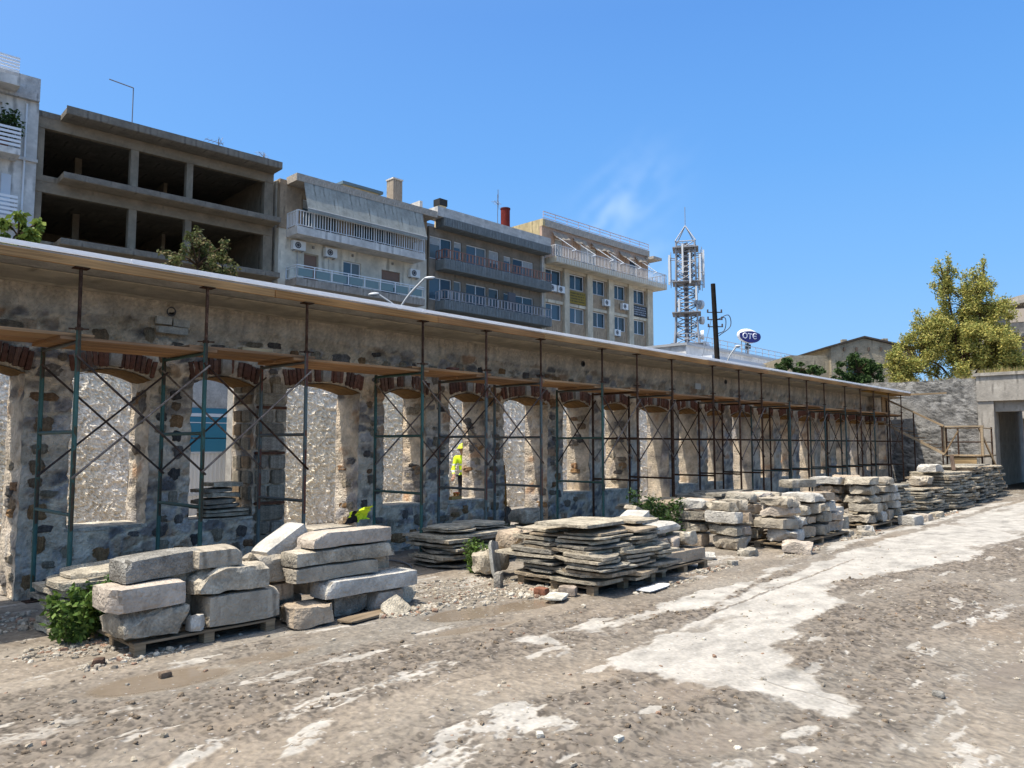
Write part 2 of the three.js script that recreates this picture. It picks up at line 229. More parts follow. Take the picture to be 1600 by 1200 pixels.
// ================================================================ THE STONE WALL with its row of arched openings
const ZF = -9.8, ZB = -10.4, SILL = .72, WALL_X0 = -3.18, WALL_X1 = 33.4, PERIOD = 4.54, WTOP = 3.57;
const OPEN = [];
for (let k = -1; k < 7; k++) { const b = 1.36 + PERIOD * k; OPEN.push({ x0: b, x1: b + 1.25, door: true }, { x0: b + 1.74, x1: b + 2.62 }, { x0: b + 3.16, x1: b + 4.04 }); }
const archY = (o, x) => { const t = (x - (o.x0 + o.x1) / 2) / ((o.x1 - o.x0) / 2); return 2.62 - .11 * t * t; };
const warp = (x, y) => (fbm(x * 2.1, y * 3.1, 3, 201) - .5) * .035 + (fbm(x * 9, y * 11, 3, 202) - .5) * .03;
const bandEdge = (x) => 3.235 + .13 * (fbm(x * 2.2, 1, 4, 203) - .5) + .09 * (fbm(x * 9, 2, 3, 205) - .5);
const STONE_TONES = [[.34, .25, .17], [.30, .25, .20], [.42, .36, .28], [.20, .18, .17], [.36, .22, .13], [.27, .25, .24], [.46, .40, .32], [.12, .115, .115], [.33, .30, .27]];
function wallAt(x, y) { // relief (m) and colour of the rubble face
  const band = sstep(-.02, .03, y - bandEdge(x)), q = fbm(x * 1.7, y * 2.3, 4, 211);
  const [f1, f2, id] = worley(x * 3.4 + .5 * (fbm(x * 3, y * 3, 2, 213) - .5), y * 5.4 + .5 * (fbm(x * 3 + 9, y * 3, 2, 215) - .5), 217), edge = f2 - f1;
  const plaster = sstep(.48, .62, fbm(x * 1.3 + 4, y * 1.9, 4, 219) + .22 * (fbm(x * 9, y * 9, 3, 221) - .5) + .04);
  const st = sstep(.06, .24, edge) * (1 - plaster * .85);
  const pit = sstep(.62, .72, fbm(x * 8, y * 11, 4, 223)) * (1 - band);
  let d = st * .022 + (fbm(x * 7, y * 7, 3, 225) - .5) * .018 * (1 - band) + (fbm(x * 22, y * 22, 2, 226) - .5) * .022 * (1 - band) - pit * .035 + band * (.012 + .004 * fbm(x * 5, y * 5, 3, 227)) + (q - .5) * .02;
  const tone = STONE_TONES[Math.floor(id * 9)], g = .68 + .30 * (fbm(x * 3, y * 4, 4, 229) - .5) + .14 * (fbm(x * 15, y * 15, 3, 231) - .5), warm = fbm(x * .9, y * 1.2, 3, 233) - .5;
  let c = [g * (1.13 + .12 * warm), g * .925, g * (.675 - .12 * warm)];
  const sk = 1.1 + .8 * fbm(x * 12, y * 12, 3, 235);
  c = c.map((v, i) => lerp(v, tone[i] * sk, st * .9));
  c = c.map((v) => v * (1 - .2 * pit));
  const bl = sstep(.63, .74, fbm(x * 2.6 + 31, y * 4.2, 5, 237)) * (1 - band); c = c.map((v, i) => lerp(v, [.10, .10, .105][i], bl * .6));
  const wh = sstep(.60, .7, fbm(x * 22, y * 2.2, 4, 239)) * sstep(1.1, .5, y); c = c.map((v) => lerp(v, .46, wh * .45));
  // cast concrete band: board marks and run marks below the moulding
  const run = sstep(.5, .75, fbm(x * 16, y * .8, 4, 241)) * .22, bm = Math.abs(((x * .83) % 1) - .5) > .488 ? .12 : 0, cg = .76 + .14 * (fbm(x * 1.4, y * 5, 4, 243) - .5) + .07 * (fbm(x * 14, y * 14, 2, 245) - .5);
  c = c.map((v, i) => lerp(v, cg * (1 - run - bm) * [1.09, .95, .76][i], band));
  return [d, c];
}
const wall = thing('stone_wall', 'long unfinished stone wall with a row of arched openings behind the scaffolding', 'wall');
const M_MASON = mat(1, 1, 1, { vc: true, map: rep(MOTTLE, 1.4), bump: rep(COARSE, .5), bs: .028, rough: .95 });
const M_ARCHSOFFIT = mat(.26, .17, .085, { map: rep(WOODT, 1.2, .5), bump: rep(COARSE, .5), bs: .03, rough: .95 });
{
  const pos = [], col = [], idx = [], uv = [], map = new Map();
  const vert = (x, y, front) => {
    const key = (Math.round(x * 2e3) + 2e4) * 1e5 + Math.round(y * 2e3) * 2 + (front ? 1 : 0); let i = map.get(key); if (i !== undefined) return i;
    const wx = x + warp(x, y), [d, c] = wallAt(x, y); i = pos.length / 3; const jt = .88 + .24 * h3(Math.round(x * 400), Math.round(y * 400), 5); pos.push(wx, y, front ? ZF + d - .01 + (jt - 1) * .03 : ZB); col.push(c[0] * jt, c[1] * jt, c[2] * jt); uv.push(wx, y); map.set(key, i); return i;
  };
  const xs = []; const brk = [WALL_X0, WALL_X1, ...OPEN.flatMap((o) => [o.x0, o.x1])].filter((v) => v >= WALL_X0 && v <= WALL_X1).sort((a, b) => a - b);
  for (let b = 0; b < brk.length - 1; b++) { const L = brk[b + 1] - brk[b]; if (L < .001) continue; const st = brk[b] < .9 ? .12 : brk[b] < 12 ? .027 : brk[b] < 20 ? .05 : .08, n = Math.max(1, Math.round(L / st)); for (let i = 0; i < n; i++) xs.push([brk[b] + L * i / n, brk[b] + L * (i + 1) / n, st]); }
  for (const [xa, xb, st] of xs) {
    const xm = (xa + xb) / 2, o = OPEN.find((q) => xm > q.x0 && xm < q.x1), segs = [];
    if (!o) segs.push([0, 0, WTOP]); else { if (!o.door) segs.push([0, 0, SILL]); segs.push([archY(o, xa), archY(o, xb), WTOP]); }
    for (const [ya, yb, yt] of segs) for (const front of [true, false]) {
      const r = [[ya, yb]], s = front ? st : .5, k0 = Math.floor(Math.max(ya, yb) / s + 1.01); for (let k = k0; k * s < yt - s * .3; k++) r.push([k * s, k * s]); r.push([yt, yt]);
      for (let k = 0; k < r.length - 1; k++) { const a = vert(xa, r[k][0], front), b = vert(xb, r[k][1], front), c = vert(xb, r[k + 1][1], front), d = vert(xa, r[k + 1][0], front); front ? idx.push(a, b, c, a, c, d) : idx.push(a, c, b, a, d, c); }
    }
  }
  const face = (A, B, n, flip, inner) => { // reveal strip between two front-edge curves running back to ZB
    const rows = A.length, base = pos.length / 3, m = 8;
    for (let i = 0; i < rows; i++) for (let j = 0; j <= m; j++) { const [x, y] = A[i], wx = x + warp(x, y), d = wallAt(x, y)[0], z = lerp(ZF + d - .004, ZB, j / m), [rd, rc] = wallAt(x + (ZF - z) * (n ? 1 : 0) * 1.0 + 50, y + (n ? 0 : (ZF - z))); const rr = j && j < m ? rd * .9 - .008 : 0; pos.push(wx + n * rr, y + (n ? 0 : -inner * rr), z); col.push(...rc); uv.push(n ? z : wx, n ? y : z); }
    for (let i = 0; i < rows - 1; i++) for (let j = 0; j < m; j++) { const a = base + i * (m + 1) + j, b = a + m + 1; flip ? idx.push(a, b, a + 1, a + 1, b, b + 1) : idx.push(a, a + 1, b, a + 1, b + 1, b); }
  };
  const soff = [];
  for (const o of OPEN) {
    if (o.x1 < WALL_X0 || o.x0 > WALL_X1) continue; const y0 = o.door ? 0 : SILL, n = o.x0 < 12 ? 40 : 16, L = [], R2 = [];
    for (let i = 0; i <= n; i++) { L.push([o.x0, lerp(y0, archY(o, o.x0), i / n)]); R2.push([o.x1, lerp(y0, archY(o, o.x1), i / n)]); }
    face(L, null, 1, true, 1); face(R2, null, -1, false, 1);
    // arch soffit: brown mortar and lath
    const S = 20, g = new THREE.PlaneGeometry(1, 1, S, 8), p = g.attributes.position;
    for (let i = 0; i < p.count; i++) { const u = p.getX(i) + .5, v = p.getY(i) + .5, x = lerp(o.x0 - .01, o.x1 + .01, u); p.setXYZ(i, x + warp(x, 2.5), archY(o, clamp(x, o.x0, o.x1)) - .01 - .03 * fbm(x * 9, v * 5, 3, 251) * Math.sin(Math.PI * clamp(v * .9 + .05)), lerp(ZF + .01, ZB, v)); }
    g.computeVertexNormals(); soff.push([o, boxUV(strip(g))]);
    if (!o.door) { const s = rockGeo(o.x1 - o.x0 + .06, .05, .62, { seed: 40 + Math.round(o.x0 * 10), seg: .06, rough: .012, chips: 0, round: .012 }); s.translate((o.x0 + o.x1) / 2, SILL - .035, (ZF + ZB) / 2); part('sill', s, M_SILL(), wall); }
  }
  const g = new THREE.BufferGeometry(); g.setAttribute('position', new THREE.Float32BufferAttribute(pos, 3)); g.setAttribute('color', new THREE.Float32BufferAttribute(col, 3)); g.setAttribute('uv', new THREE.Float32BufferAttribute(uv, 2)); g.setIndex(idx); g.computeVertexNormals();
  part('masonry', g, M_MASON, wall);
  for (const [, s] of soff) part('arch_soffit', s, M_ARCHSOFFIT, wall);
}
function M_SILL() { return M_SILL.m ??= mat(.66, .61, .53, { map: rep(SPECK, .7), bump: rep(GRAIN, .4), bs: .01 }); }
// brick arches: each brick of the nearer arches is a piece of its own
{
  const BM = [[.30, .15, .115], [.25, .135, .11], [.35, .19, .15], [.21, .125, .105], [.32, .20, .165]].map((c) => mat(...c, { map: rep(SPECK, .35), bump: rep(GRAIN, .25), bs: .01, rough: .95 }));
  const KM = mat(.44, .41, .36, { map: rep(MOTTLE, .5), bump: rep(GRAIN, .3), bs: .012 });
  const bg = [0, 1, 2, 3].map((i) => { const g = rockGeo(1, 1, 1, { seed: 300 + i, seg: .5, max: 3, rough: .09, round: .12, chips: 3 }); g.translate(0, -.5, 0); return g; });
  const R = rngOf(77);
  for (const o of OPEN) {
    const w = o.x1 - o.x0, cx = (o.x0 + o.x1) / 2, ext = .06, n = Math.round((w + 2 * ext) / .062), arch = new THREE.Group(); arch.name = 'brick_arch'; wall.add(arch);
    const near = o.x0 > 1 && o.x0 < 15, far = [];
    const key = .085, rise = .10;
    for (let i = 0; i < n; i++) {
      const t = (i + .5) / n * 2 - 1, x = cx + t * (w / 2 + ext); if (Math.abs(x - cx) < key || h3(i, Math.round(o.x0 * 10), 3) < .07) continue;
      const y = 2.62 - rise * t * t * 1.15 + .13 + (R() - .5) * .02, a = -t * .2 + (R() - .5) * .08, h = .225 + (R() - .5) * .05, pr = .016 + R() * .018;
      const m4 = new THREE.Matrix4().compose(V(x + warp(x, 2.6), y, ZF + pr - .07), new THREE.Quaternion().setFromEuler(new THREE.Euler((R() - .5) * .08, 0, a)), V(.055 + R() * .006, h, .16)), g = bg[i % 4];
      if (near) { const b = part('brick', g, BM[Math.floor(R() * 5)], arch); b.applyMatrix4(m4); } else { const c = g.clone(); c.applyMatrix4(m4); far.push(c); R(); }
    }
    if (far.length) { const f = part('brick_course', far, BM[0], arch); f.userData.kind = 'stuff'; }
    const k = rockGeo(.15, .24, .15, { seed: 350 + Math.round(o.x0 * 9), seg: .05, rough: .02, chips: 3 }); k.translate(cx + warp(cx, 2.6), 2.635, ZF - .005); part('keystone', k, KM, arch);
  }
}
// single stones that stand out of the mortar on the nearer piers
{
  const R = rngOf(4242), SM = [...STONE_TONES.slice(0, 7), [.42, .26, .14], [.12, .115, .115]].map((c) => mat(...c.map((v) => v * 1.3), { map: rep(SPECK, .5), bump: rep(COARSE, .35), bs: .02, rough: .95 }));
  const PALE_M = [[.52, .475, .40], [.47, .43, .37], [.56, .52, .46], [.40, .355, .29]].map((c) => mat(...c, { map: rep(SPECK, .5), bump: rep(GRAIN, .3), bs: .012, rough: .95 })), RED = mat(.22, .11, .075, { map: rep(SPECK, .4), bump: rep(GRAIN, .3), bs: .01 });
  const sg = []; for (let i = 0; i < 6; i++) { const g = rockGeo(1, 1, 1, { seed: 400 + i, seg: .26, max: 4, rough: .22, round: .3, chips: 5 }); g.translate(0, -.5, 0); sg.push(g); }
  const qg = []; for (let i = 0; i < 4; i++) { const g = rockGeo(1, 1, 1, { seed: 420 + i, seg: .25, max: 4, rough: .05, round: .09, chips: 3 }); g.translate(0, -.5, 0); qg.push(g); }
  const put = (g, m, x, y, z, w, h, d, a, ry = 0) => { const o = part('stone', g, m, wall); o.position.set(x, y, z); o.rotation.set(0, ry, a); o.scale.set(w, h, d); };
  // pale squared blocks with brick courses between, on the pier between the low window and the wide doorway
  const p0 = 1.36 + 4.04, p1 = 1.36 + 4.54; let y = .02, row = 0;
  while (y < 2.45) {
    const h = .15 + R() * .08; let x = p0 + .02; const split = R() < .3 ? [1] : [.35 + R() * .3];
    const ws = split[0] === 1 ? [p1 - p0 - .05] : [(p1 - p0 - .06) * split[0], (p1 - p0 - .06) * (1 - split[0])];
    for (const w of ws) { put(qg[Math.floor(R() * 4)], R() < .12 ? SM[5] : PALE_M[Math.floor(R() * 4)], x + w / 2 + warp(p0, y), y + h / 2, ZF - .03, w - .02, h - .015, .16, (R() - .5) * .03); x += w + .02; }
    for (let q = 0; q < 2; q++) put(qg[Math.floor(R() * 4)], R() < .3 ? SM[0] : PALE_M[3], p0 + .02 + warp(p0, y), y + h / 2, ZF - .16 - q * .24, .22, h - .03, .13, 0, Math.PI / 2);
    y += h; if (++row % 3 === 1) { const b = part('brick', qg[row % 4], RED, wall); b.position.set((p0 + p1) / 2 + warp(p0, y), y + .025, ZF - .03); b.scale.set(p1 - p0 - .03, .042, .15); y += .052; }
  }
  const placed = []; let n = 0;
  const ok = (x, yy, w, h) => placed.every((q) => Math.abs(q[0] - x) > (q[2] + w) * .5 || Math.abs(q[1] - yy) > (q[3] + h) * .5);
  for (let t = 0; t < 4000 && n < 230; t++) {
    const x = 1 + 11.6 * R() ** 1.15, yy = .08 + 3.1 * R(), w = .13 + .30 * R() * R(), h = .08 + .13 * R();
    if (x > p0 - .02 && x < p1 + .04 && yy < 2.5) continue;
    if (yy + h > bandEdge(x) - .03) continue;
    const o = OPEN.find((q) => x + w / 2 + .05 > q.x0 && x - w / 2 - .05 < q.x1); if (o && yy < 2.98 && yy + h / 2 > (o.door ? -1 : SILL - .06)) { continue; }
    if (!ok(x, yy, w, h)) continue; placed.push([x, yy, w + .02, h + .02]); n++;
    const warm = R(); put(sg[Math.floor(R() * 6)], SM[warm < .16 ? 7 : warm < .21 ? 8 : Math.floor(R() * 7)], x + warp(x, yy), yy, ZF - .045 + wallAt(x, yy)[0] * .7, w, h, .15, (R() - .5) * .25);
  }
  // stones in the right-hand reveals
  for (const o of OPEN) { if (o.x0 < 1 || o.x0 > 14) continue; if (Math.abs(o.x1 - p0) < .01) continue; for (let k = 0; k < 9; k++) { const yy = (o.door ? .15 : .9) + R() * 1.5, z = ZF - .12 - R() * .36; put(sg[k % 6], SM[Math.floor(R() * 9)], o.x1 + .045 + warp(o.x1, yy), yy, z, .2 + R() * .12, .1 + R() * .08, .13, 0, Math.PI / 2); } }
}
// moulded cornice, cast slab and its edge
{
  const prof = [[-.02, 3.515], [.05, 3.52], [.065, 3.535], [.12, 3.537], [.17, 3.541], [.30, 3.546], [.45, 3.551], [.56, 3.555], [.60, 3.557], [.66, 3.558], [.66, 3.57], [-.55, 3.575]];
  const pos = [], idx = [], uv = [], col = [], xs = []; for (let x = WALL_X0; x < WALL_X1 + .01; x += x < 14 ? .06 : .2) xs.push(x);
  for (const x of xs) { let L = 0; prof.forEach(([o, y], k) => { if (k) L += Math.hypot(o - prof[k - 1][0], y - prof[k - 1][1]); const w = k && k < 9 ? (fbm(x * 3, k * .7, 3, 261) - .5) * .025 + (k < 3 ? (fbm(x * 11, k, 3, 263) - .5) * .03 : 0) : 0; pos.push(x, y + w * .6, ZF + o + w); uv.push(x, L);
    const g = .70 + .16 * (fbm(x * 1.1, L * 5, 4, 265) - .5) - .10 * sstep(.5, .7, fbm(x * 6, L * 7, 4, 267)) + (k < 3 ? .10 * sstep(.4, .6, fbm(x * 2.3, 7, 4, 269)) : 0), t = .5 + .5 * n2(x * .5, k * .4, 271); col.push(g * 1.02, g * (.955 - .03 * t), g * (.86 - .11 * t)); }); }
  const n = prof.length; for (let i = 0; i < xs.length - 1; i++) for (let k = 0; k < n - 1; k++) { const a = i * n + k, b = a + n; idx.push(a, b, a + 1, a + 1, b, b + 1); }
  const g = new THREE.BufferGeometry(); g.setAttribute('position', new THREE.Float32BufferAttribute(pos, 3)); g.setAttribute('color', new THREE.Float32BufferAttribute(col, 3)); g.setAttribute('uv', new THREE.Float32BufferAttribute(uv, 2)); g.setIndex(idx);
  part('cornice', toCreasedNormals(g, .6), mat(1, 1, 1, { vc: true, map: rep(STREAK, 2.2), bump: rep(GRAIN, .6), bs: .006, rough: .9 }), wall);
  part('top_slab', [bx(WALL_X0, 31.4, 3.577, 3.628, -10.38, -8.5)], mat(.52, .495, .46, { map: rep(MOTTLE, 1.3), bump: rep(GRAIN, .5), bs: .006 }), wall);
}
{ // timber form boards along the slab's edge and the white strip above them
  const R = rngOf(99), WM = [[.62, .36, .16], [.54, .31, .15], [.66, .42, .21]].map((c) => mat(...c, { map: rep(WOODT, 1.6, .5), bump: rep(WOODT, 1.6, .5), bs: .003, rough: .85 }));
  const WHITE = mat(.92, .92, .92, { rough: .6, trans: .45 });
  let x = -.9, i = 0; while (x < 31) { const L = Math.min(31.3 - x, 2.2 + R() * 1.3); i++; const b = single('formwork_board', bx(x, x + L - .012, 3.513 + R() * .01, 3.602 + R() * .012, -8.495, -8.462 + R() * .012), WM[i % 3], `rough timber board nailed under the slab edge, ${ORD[i]} from the left`, 'board', 'form boards along the slab edge'); b.position.y = (R() - .5) * .006; x += L; }
  x = -.9; i = 0; while (x < 31) { const L = Math.min(31.35 - x, 4.1); i++; single('edge_strip', bx(x, x + L - .006, 3.634 + (i % 2) * .002, 3.678 + (i % 3) * .003, -8.50, -8.47), WHITE, `bright white strip along the top of the wall, ${ORD[i]} length from the left`, 'edging', 'white strip along the wall top'); x += L; }
}
{ // drain holes (a black disc paints the dark inside each), foam blocks and small tiles stuck on the wall
  const DK = mat(.02, .02, .02), FO = mat(.72, .69, .60, { map: rep(MOTTLE, .4), bump: rep(GRAIN, .3), bs: .01 });
  for (const [x, y] of [[4.2, 3.4], [12.85, 3.4], [19.2, 3.4]]) { const g = new THREE.TorusGeometry(.052, .012, 8, 20); g.translate(x, y, ZF + .02); const o = part('drain_pipe', strip(g), mat(.08, .08, .085, { rough: .5 }), wall); const c = new THREE.CylinderGeometry(.05, .05, .02, 16); c.rotateX(Math.PI / 2); c.translate(x, y, ZF + .012); part('dark_bore_disc', strip(c), DK, o); }
  const f = thing('foam_block', 'pale foam block stuck on the wall above the scaffold planks', 'foam', [4.2, 3.19, ZF + .085]); for (const [dx, dy, w, h] of [[-.12, .07, .2, .10], [.10, .06, .22, .10], [-.01, -.04, .40, .095]]) { const g = rockGeo(w, h, .07, { seed: 60 + Math.round(w * 100), seg: .03, rough: .012, chips: 2, round: .01 }); g.translate(dx, dy - .05, 0); part('block', g, FO, f); }
  const t = single('wall_tile', bx(17.5, 17.78, 3.12, 3.27, ZF + .02, ZF + .05), mat(.7, .69, .66), 'small white square tile fixed high on the far wall', 'tile');
}
// ---------------------------------------------------------------- rough-cast rear wall seen through the openings
{
  const rear = thing('rear_wall', 'pale rough-cast rear wall seen through the arched openings', 'wall'), Z = -14.6, m = mat(1, 1, 1, { vc: true, bump: rep(GRAIN, .3), bs: .012, rough: 1, spec: .05 });
  const build = (x0, x1, st) => {
    const nx = Math.round((x1 - x0) / st), ny = Math.round(4 / st), pos = [], col = [], idx = [], uv = [];
    for (let j = 0; j <= ny; j++) for (let i = 0; i <= nx; i++) {
      const x = x0 + (x1 - x0) * i / nx, y = 4 * j / ny, wx = x + (fbm(x * 3, y * 3, 3, 281) - .5) * .35;
      const a = Math.abs(fbm(wx * 8, y * 6.5, 4, 283) - .5) * 2, b = fbm(wx * 19, y * 15, 2, 285), lump = (1 - a) ** 3, dr = fbm(wx * 9, y * 1.1, 3, 287);
      const c2 = Math.abs(fbm(wx * 17, y * 13, 2, 295) - .5) * 2, jit = h3(i, j, 77), d = lump * .025 + b * .075 + dr * .05 + (1 - c2) ** 4 * .03 + (jit - .5) * .022 - y * .22, g = .74 + .16 * (fbm(x * 2, y * 2, 4, 289) - .5) + .2 * (jit - .5) + .2 * (fbm(x * 11, y * 9, 3, 297) - .5) - .08 * sstep(.55, .7, fbm(x * 5, y * 1.4, 4, 291)), w = fbm(x * 1.1, y * 1.3, 3, 293) - .3;
      pos.push(x, y, Z + d); col.push(g * (1.03 + .06 * w), g * .915, g * (.75 - .14 * w)); uv.push(x, y);
      if (i < nx && j < ny) { const o = j * (nx + 1) + i; idx.push(o, o + 1, o + nx + 1, o + 1, o + nx + 2, o + nx + 1); }
    }
    const g = new THREE.BufferGeometry(); g.setAttribute('position', new THREE.Float32BufferAttribute(pos, 3)); g.setAttribute('color', new THREE.Float32BufferAttribute(col, 3)); g.setAttribute('uv', new THREE.Float32BufferAttribute(uv, 2)); g.setIndex(idx); const f = g.toNonIndexed(); f.computeVertexNormals(); return f;
  };
  part('render_coat', build(1.5, 6.55, .021), m, rear); part('render_coat', build(8.3, 16, .024), m, rear); part('render_coat', build(16, 24, .045), m, rear); part('render_coat', build(24, 38, .09), m, rear);
  part('core', [bx(1.5, 6.53, 0, 3.95, -16.3, -15.85), bx(8.32, 38, 0, 3.95, -16.3, -15.85)], mat(.45, .42, .37, { map: rep(MOTTLE, 1) }), rear);
  // street fence and blue shutters beyond the gap
  const f = thing('hoarding', 'white corrugated metal fence seen through the third opening', 'fence', [0, 0, -17.2]); const pts = []; 
  const sh = new THREE.Shape(); sh.moveTo(6.2, 0); for (let x = 6.2; x < 9.6; x += .1) { sh.lineTo(x + .02, .03); sh.lineTo(x + .05, .03); sh.lineTo(x + .07, 0); sh.lineTo(x + .1, 0); } sh.lineTo(9.6, -.02); sh.lineTo(6.2, -.02);
  const cg = new THREE.ExtrudeGeometry(sh, { depth: 1.5, bevelEnabled: false }); cg.rotateX(-Math.PI / 2); cg.scale(1, 1, -1); const cgn = strip(cg); { const a = cgn.attributes.position.array, b = cgn.attributes.normal.array; for (let i = 0; i < a.length; i += 9) for (const q of [a, b]) for (let e = 0; e < 3; e++) { const t2 = q[i + 3 + e]; q[i + 3 + e] = q[i + 6 + e]; q[i + 6 + e] = t2; } }
  part('sheet', cgn, mat(.80, .80, .78, { rough: .5 }), f); part('rail', [bx(6.2, 9.6, .55, .6, .035, .06), bx(6.2, 9.6, 1.5, 1.54, -.03, .05)], mat(.6, .62, .64, { rough: .5 }), f);
  const k = thing('shop_hoarding', 'blue panelled shopfront with white stripes beyond the third opening', 'shopfront', [0, 0, -18.6]); part('wall', [bx(6.2, 11, 0, 1.5, -.3, 0), bx(6.2, 11, 2.62, 4.6, -.3, 0)], mat(.55, .52, .47, { map: rep(MOTTLE, 1.2) }), k);
  for (const [a, b] of [[1.5, 1.86], [1.88, 2.24], [2.26, 2.4], [2.48, 2.62]]) part('panel', bx(6.2, 11, a, b - .006, -.05, .02), mat(.03, .20, .30, { rough: .6 }), k); part('stripe', [bx(6.2, 11, 2.4, 2.48, -.05, .024), bx(6.2, 11, 2.24, 2.26, -.05, .02)], mat(.72, .74, .75), k);
}
// ================================================================ SCAFFOLDING
const ZP = -8.5, ZR = -9.6;
const POSTS = [.8, 2.73, 4.06, 5.39, 7.32, 8.64, 9.98, 11.75, 12.93, 14.27, 16.06, 17.37, 18.6, 20.3, 21.5, 22.8, 24.5, 25.9, 27.2, 28.8, 30.2];
{
  const R = rngOf(555);
  const PM = [[.035, .13, .105], [.05, .15, .12], [.11, .15, .14], [.045, .10, .09]].map((c) => mat(...c, { map: rep(PAINT, .9, 1.6), bump: rep(GRAIN, .2), bs: .002, rough: .55 }));
  const RUST = [[.16, .11, .08], [.125, .09, .072], [.19, .135, .105]].map((c) => mat(...c, { map: rep(RUSTT, .5), bump: rep(GRAIN, .2), bs: .003, rough: .85 }));
  const STEEL = mat(.34, .33, .31, { map: rep(RUSTT, .8), metal: .25, rough: .5 }), DARK = mat(.10, .075, .06, { map: rep(RUSTT, .8), rough: .7 });
  const look = ['green painted', 'green painted', 'green painted', 'grey-green', 'green painted', 'grey-green', 'weathered grey', 'green painted', 'rusty', 'rusty', 'dark rusty', 'rusty', 'dark rusty', 'dark green', 'rusty', 'dark green', 'dark green', 'rusty', 'dark green', 'rusty', 'rusty'];
  POSTS.forEach((x, i) => {
    const l = look[i], m = l.startsWith('green') ? PM[i % 2] : l.startsWith('dark green') ? PM[3] : l.includes('rusty') ? RUST[i % 3] : PM[2];
    const f = thing('scaffold_trestle', `${l} scaffold frame, ${ORD[i + 1]} from the left along the wall`, 'scaffold', [x, 0, 0], 0, 'scaffold frames along the wall');
    const lean = (R() - .5) * .03;
    for (const [z, top] of [[ZP, 2.865], [ZR, 2.78]]) { part('post', rod(V(0, .05, z), V(lean * .6, top, z), .024, 10), m, f); const b = part('base_plate', bx(-.08, .08, -.01, .012, z - .08, z + .08), RUST[1], f); part('base_jack', rod(V(0, .012, z), V(0, .3, z), .017, 8), RUST[1], b); }
    for (const y of [2.745, 1.83, 1.0]) part('rung', rod(V(lean * .5, y, ZR), V(lean * .5, y, ZP), .02, 8), y > 2 && i % 2 ? PM[2] : m, f);
    const j = part('head_jack', [rod(V(lean * .6, 2.6, ZP), V(lean, 3.503, ZP), .0185, 9)], RUST[i % 3], f); part('collar', [rod(V(lean * .6, 2.865, ZP), V(lean * .6, 2.893, ZP), .036, 10), rod(V(lean * .6 - .09, 2.875, ZP - .02), V(lean * .6 + .09, 2.881, ZP + .02), .009, 6)], RUST[(i + 1) % 3], j); part('head_plate', [bx(lean - .07, lean + .07, 3.498, 3.51, ZP - .06, ZP + .06)], RUST[0], j);
  });
  const tone = [STEEL, DARK, RUST[1], STEEL];
  POSTS.forEach((x, i) => {
    if (i >= POSTS.length - 1) return; const x2 = POSTS[i + 1], gap = x2 - x > 1.6; if (gap && i !== 0) return; if (i === 0) return;
    for (const [z, s, n] of [[ZP + .032, 'front', 0], [ZR + .032, 'back', 1]]) {
      const c = thing('cross_brace', `crossed tube brace on the ${s} posts between the ${ORD[i + 1]} and ${ORD[i + 2]} scaffold frames`, 'brace', [x, 0, z], 0, 'cross braces of the scaffolding'), w = x2 - x, dy = (R() - .5) * .1;
      part('bar', rod(V(-.03, 2.6 + dy, 0), V(w + .03, 1.36 + dy, 0), .0125, 7), tone[Math.floor(R() * 4)], c); part('bar', rod(V(-.03, 1.36 + dy, .026), V(w + .03, 2.6 + dy, .026), .0125, 7), tone[Math.floor(R() * 4)], c);
    }
  });
  const WM = [[.56, .35, .20], [.46, .30, .19], [.62, .42, .26]].map((c) => mat(...c, { map: rep(WOODT, 2.2, .8), bump: rep(WOODT, 2.2, .8), bs: .002, rough: .85 }));
  for (let i = 0; i < POSTS.length - 1; i++) { const up = i % 2 ? .0 : .036; [[-8.99, -8.54], [-9.46, -9.02]].forEach(([z0, z1], q) => single('scaffold_plank', bx(POSTS[i] - .16, POSTS[i + 1] + .16, 2.769 + up, 2.801 + up, z0 + R() * .02, z1 - R() * .03), WM[Math.floor(R() * 3)], `brown scaffold plank, ${q ? 'inner' : 'outer'} one between the ${ORD[i + 1]} and ${ORD[i + 2]} frames`, 'plank', 'planks of the scaffold deck')); }
  single('loose_plank', bx(4.55, 4.95, 2.839, 2.875, -8.7, -8.58), mat(.62, .53, .36, { map: rep(WOODT, 1) }), 'short pale offcut lying on the scaffold deck by the third frame', 'offcut');
  single('loose_brick', (() => { const g = rockGeo(.22, .06, .11, { seed: 9, seg: .04 }); g.translate(8.1, 2.838, -8.7); return g; })(), mat(.22, .09, .06, { map: rep(SPECK, .3) }), 'dark red brick lying on the scaffold deck above the sixth opening', 'brick');
}
// ================================================================ STACKED STONES
const BLOCK_TONES = [[.52, .465, .385], [.48, .425, .345], [.57, .525, .45], [.51, .415, .315], [.43, .39, .33], [.56, .47, .375]];
const BLOCK_M = BLOCK_TONES.map((c, i) => mat(...c, { map: rep([SPECK, STREAK, MOTTLE, STREAK, SPECK, MOTTLE][i], [1.1, .9, .8, .6, .9, 1.3][i]), bump: rep(COARSE, .55), bs: .018, rough: .95 }));
const GREY_M = [[.34, .325, .30], [.37, .345, .31], [.40, .36, .31]].map((c) => mat(...c, { map: rep(SPECK, .7), bump: rep(COARSE, .35), bs: .022, rough: .95 }));
const SLAB_M = [[.46, .41, .33], [.40, .36, .30], [.52, .46, .37], [.34, .315, .275], [.56, .50, .405], [.44, .36, .27], [.38, .35, .30]].map((c) => mat(...c, { map: rep(SPECK, .6), bump: rep(COARSE, .3), bs: .018, rough: .92 }));
const PALLET_M = [[.36, .30, .22], [.30, .25, .19], [.42, .35, .26]].map((c) => mat(...c, { map: rep(WOODT, 1.2, .4), bump: rep(WOODT, 1.2, .4), bs: .003, rough: .9 }));
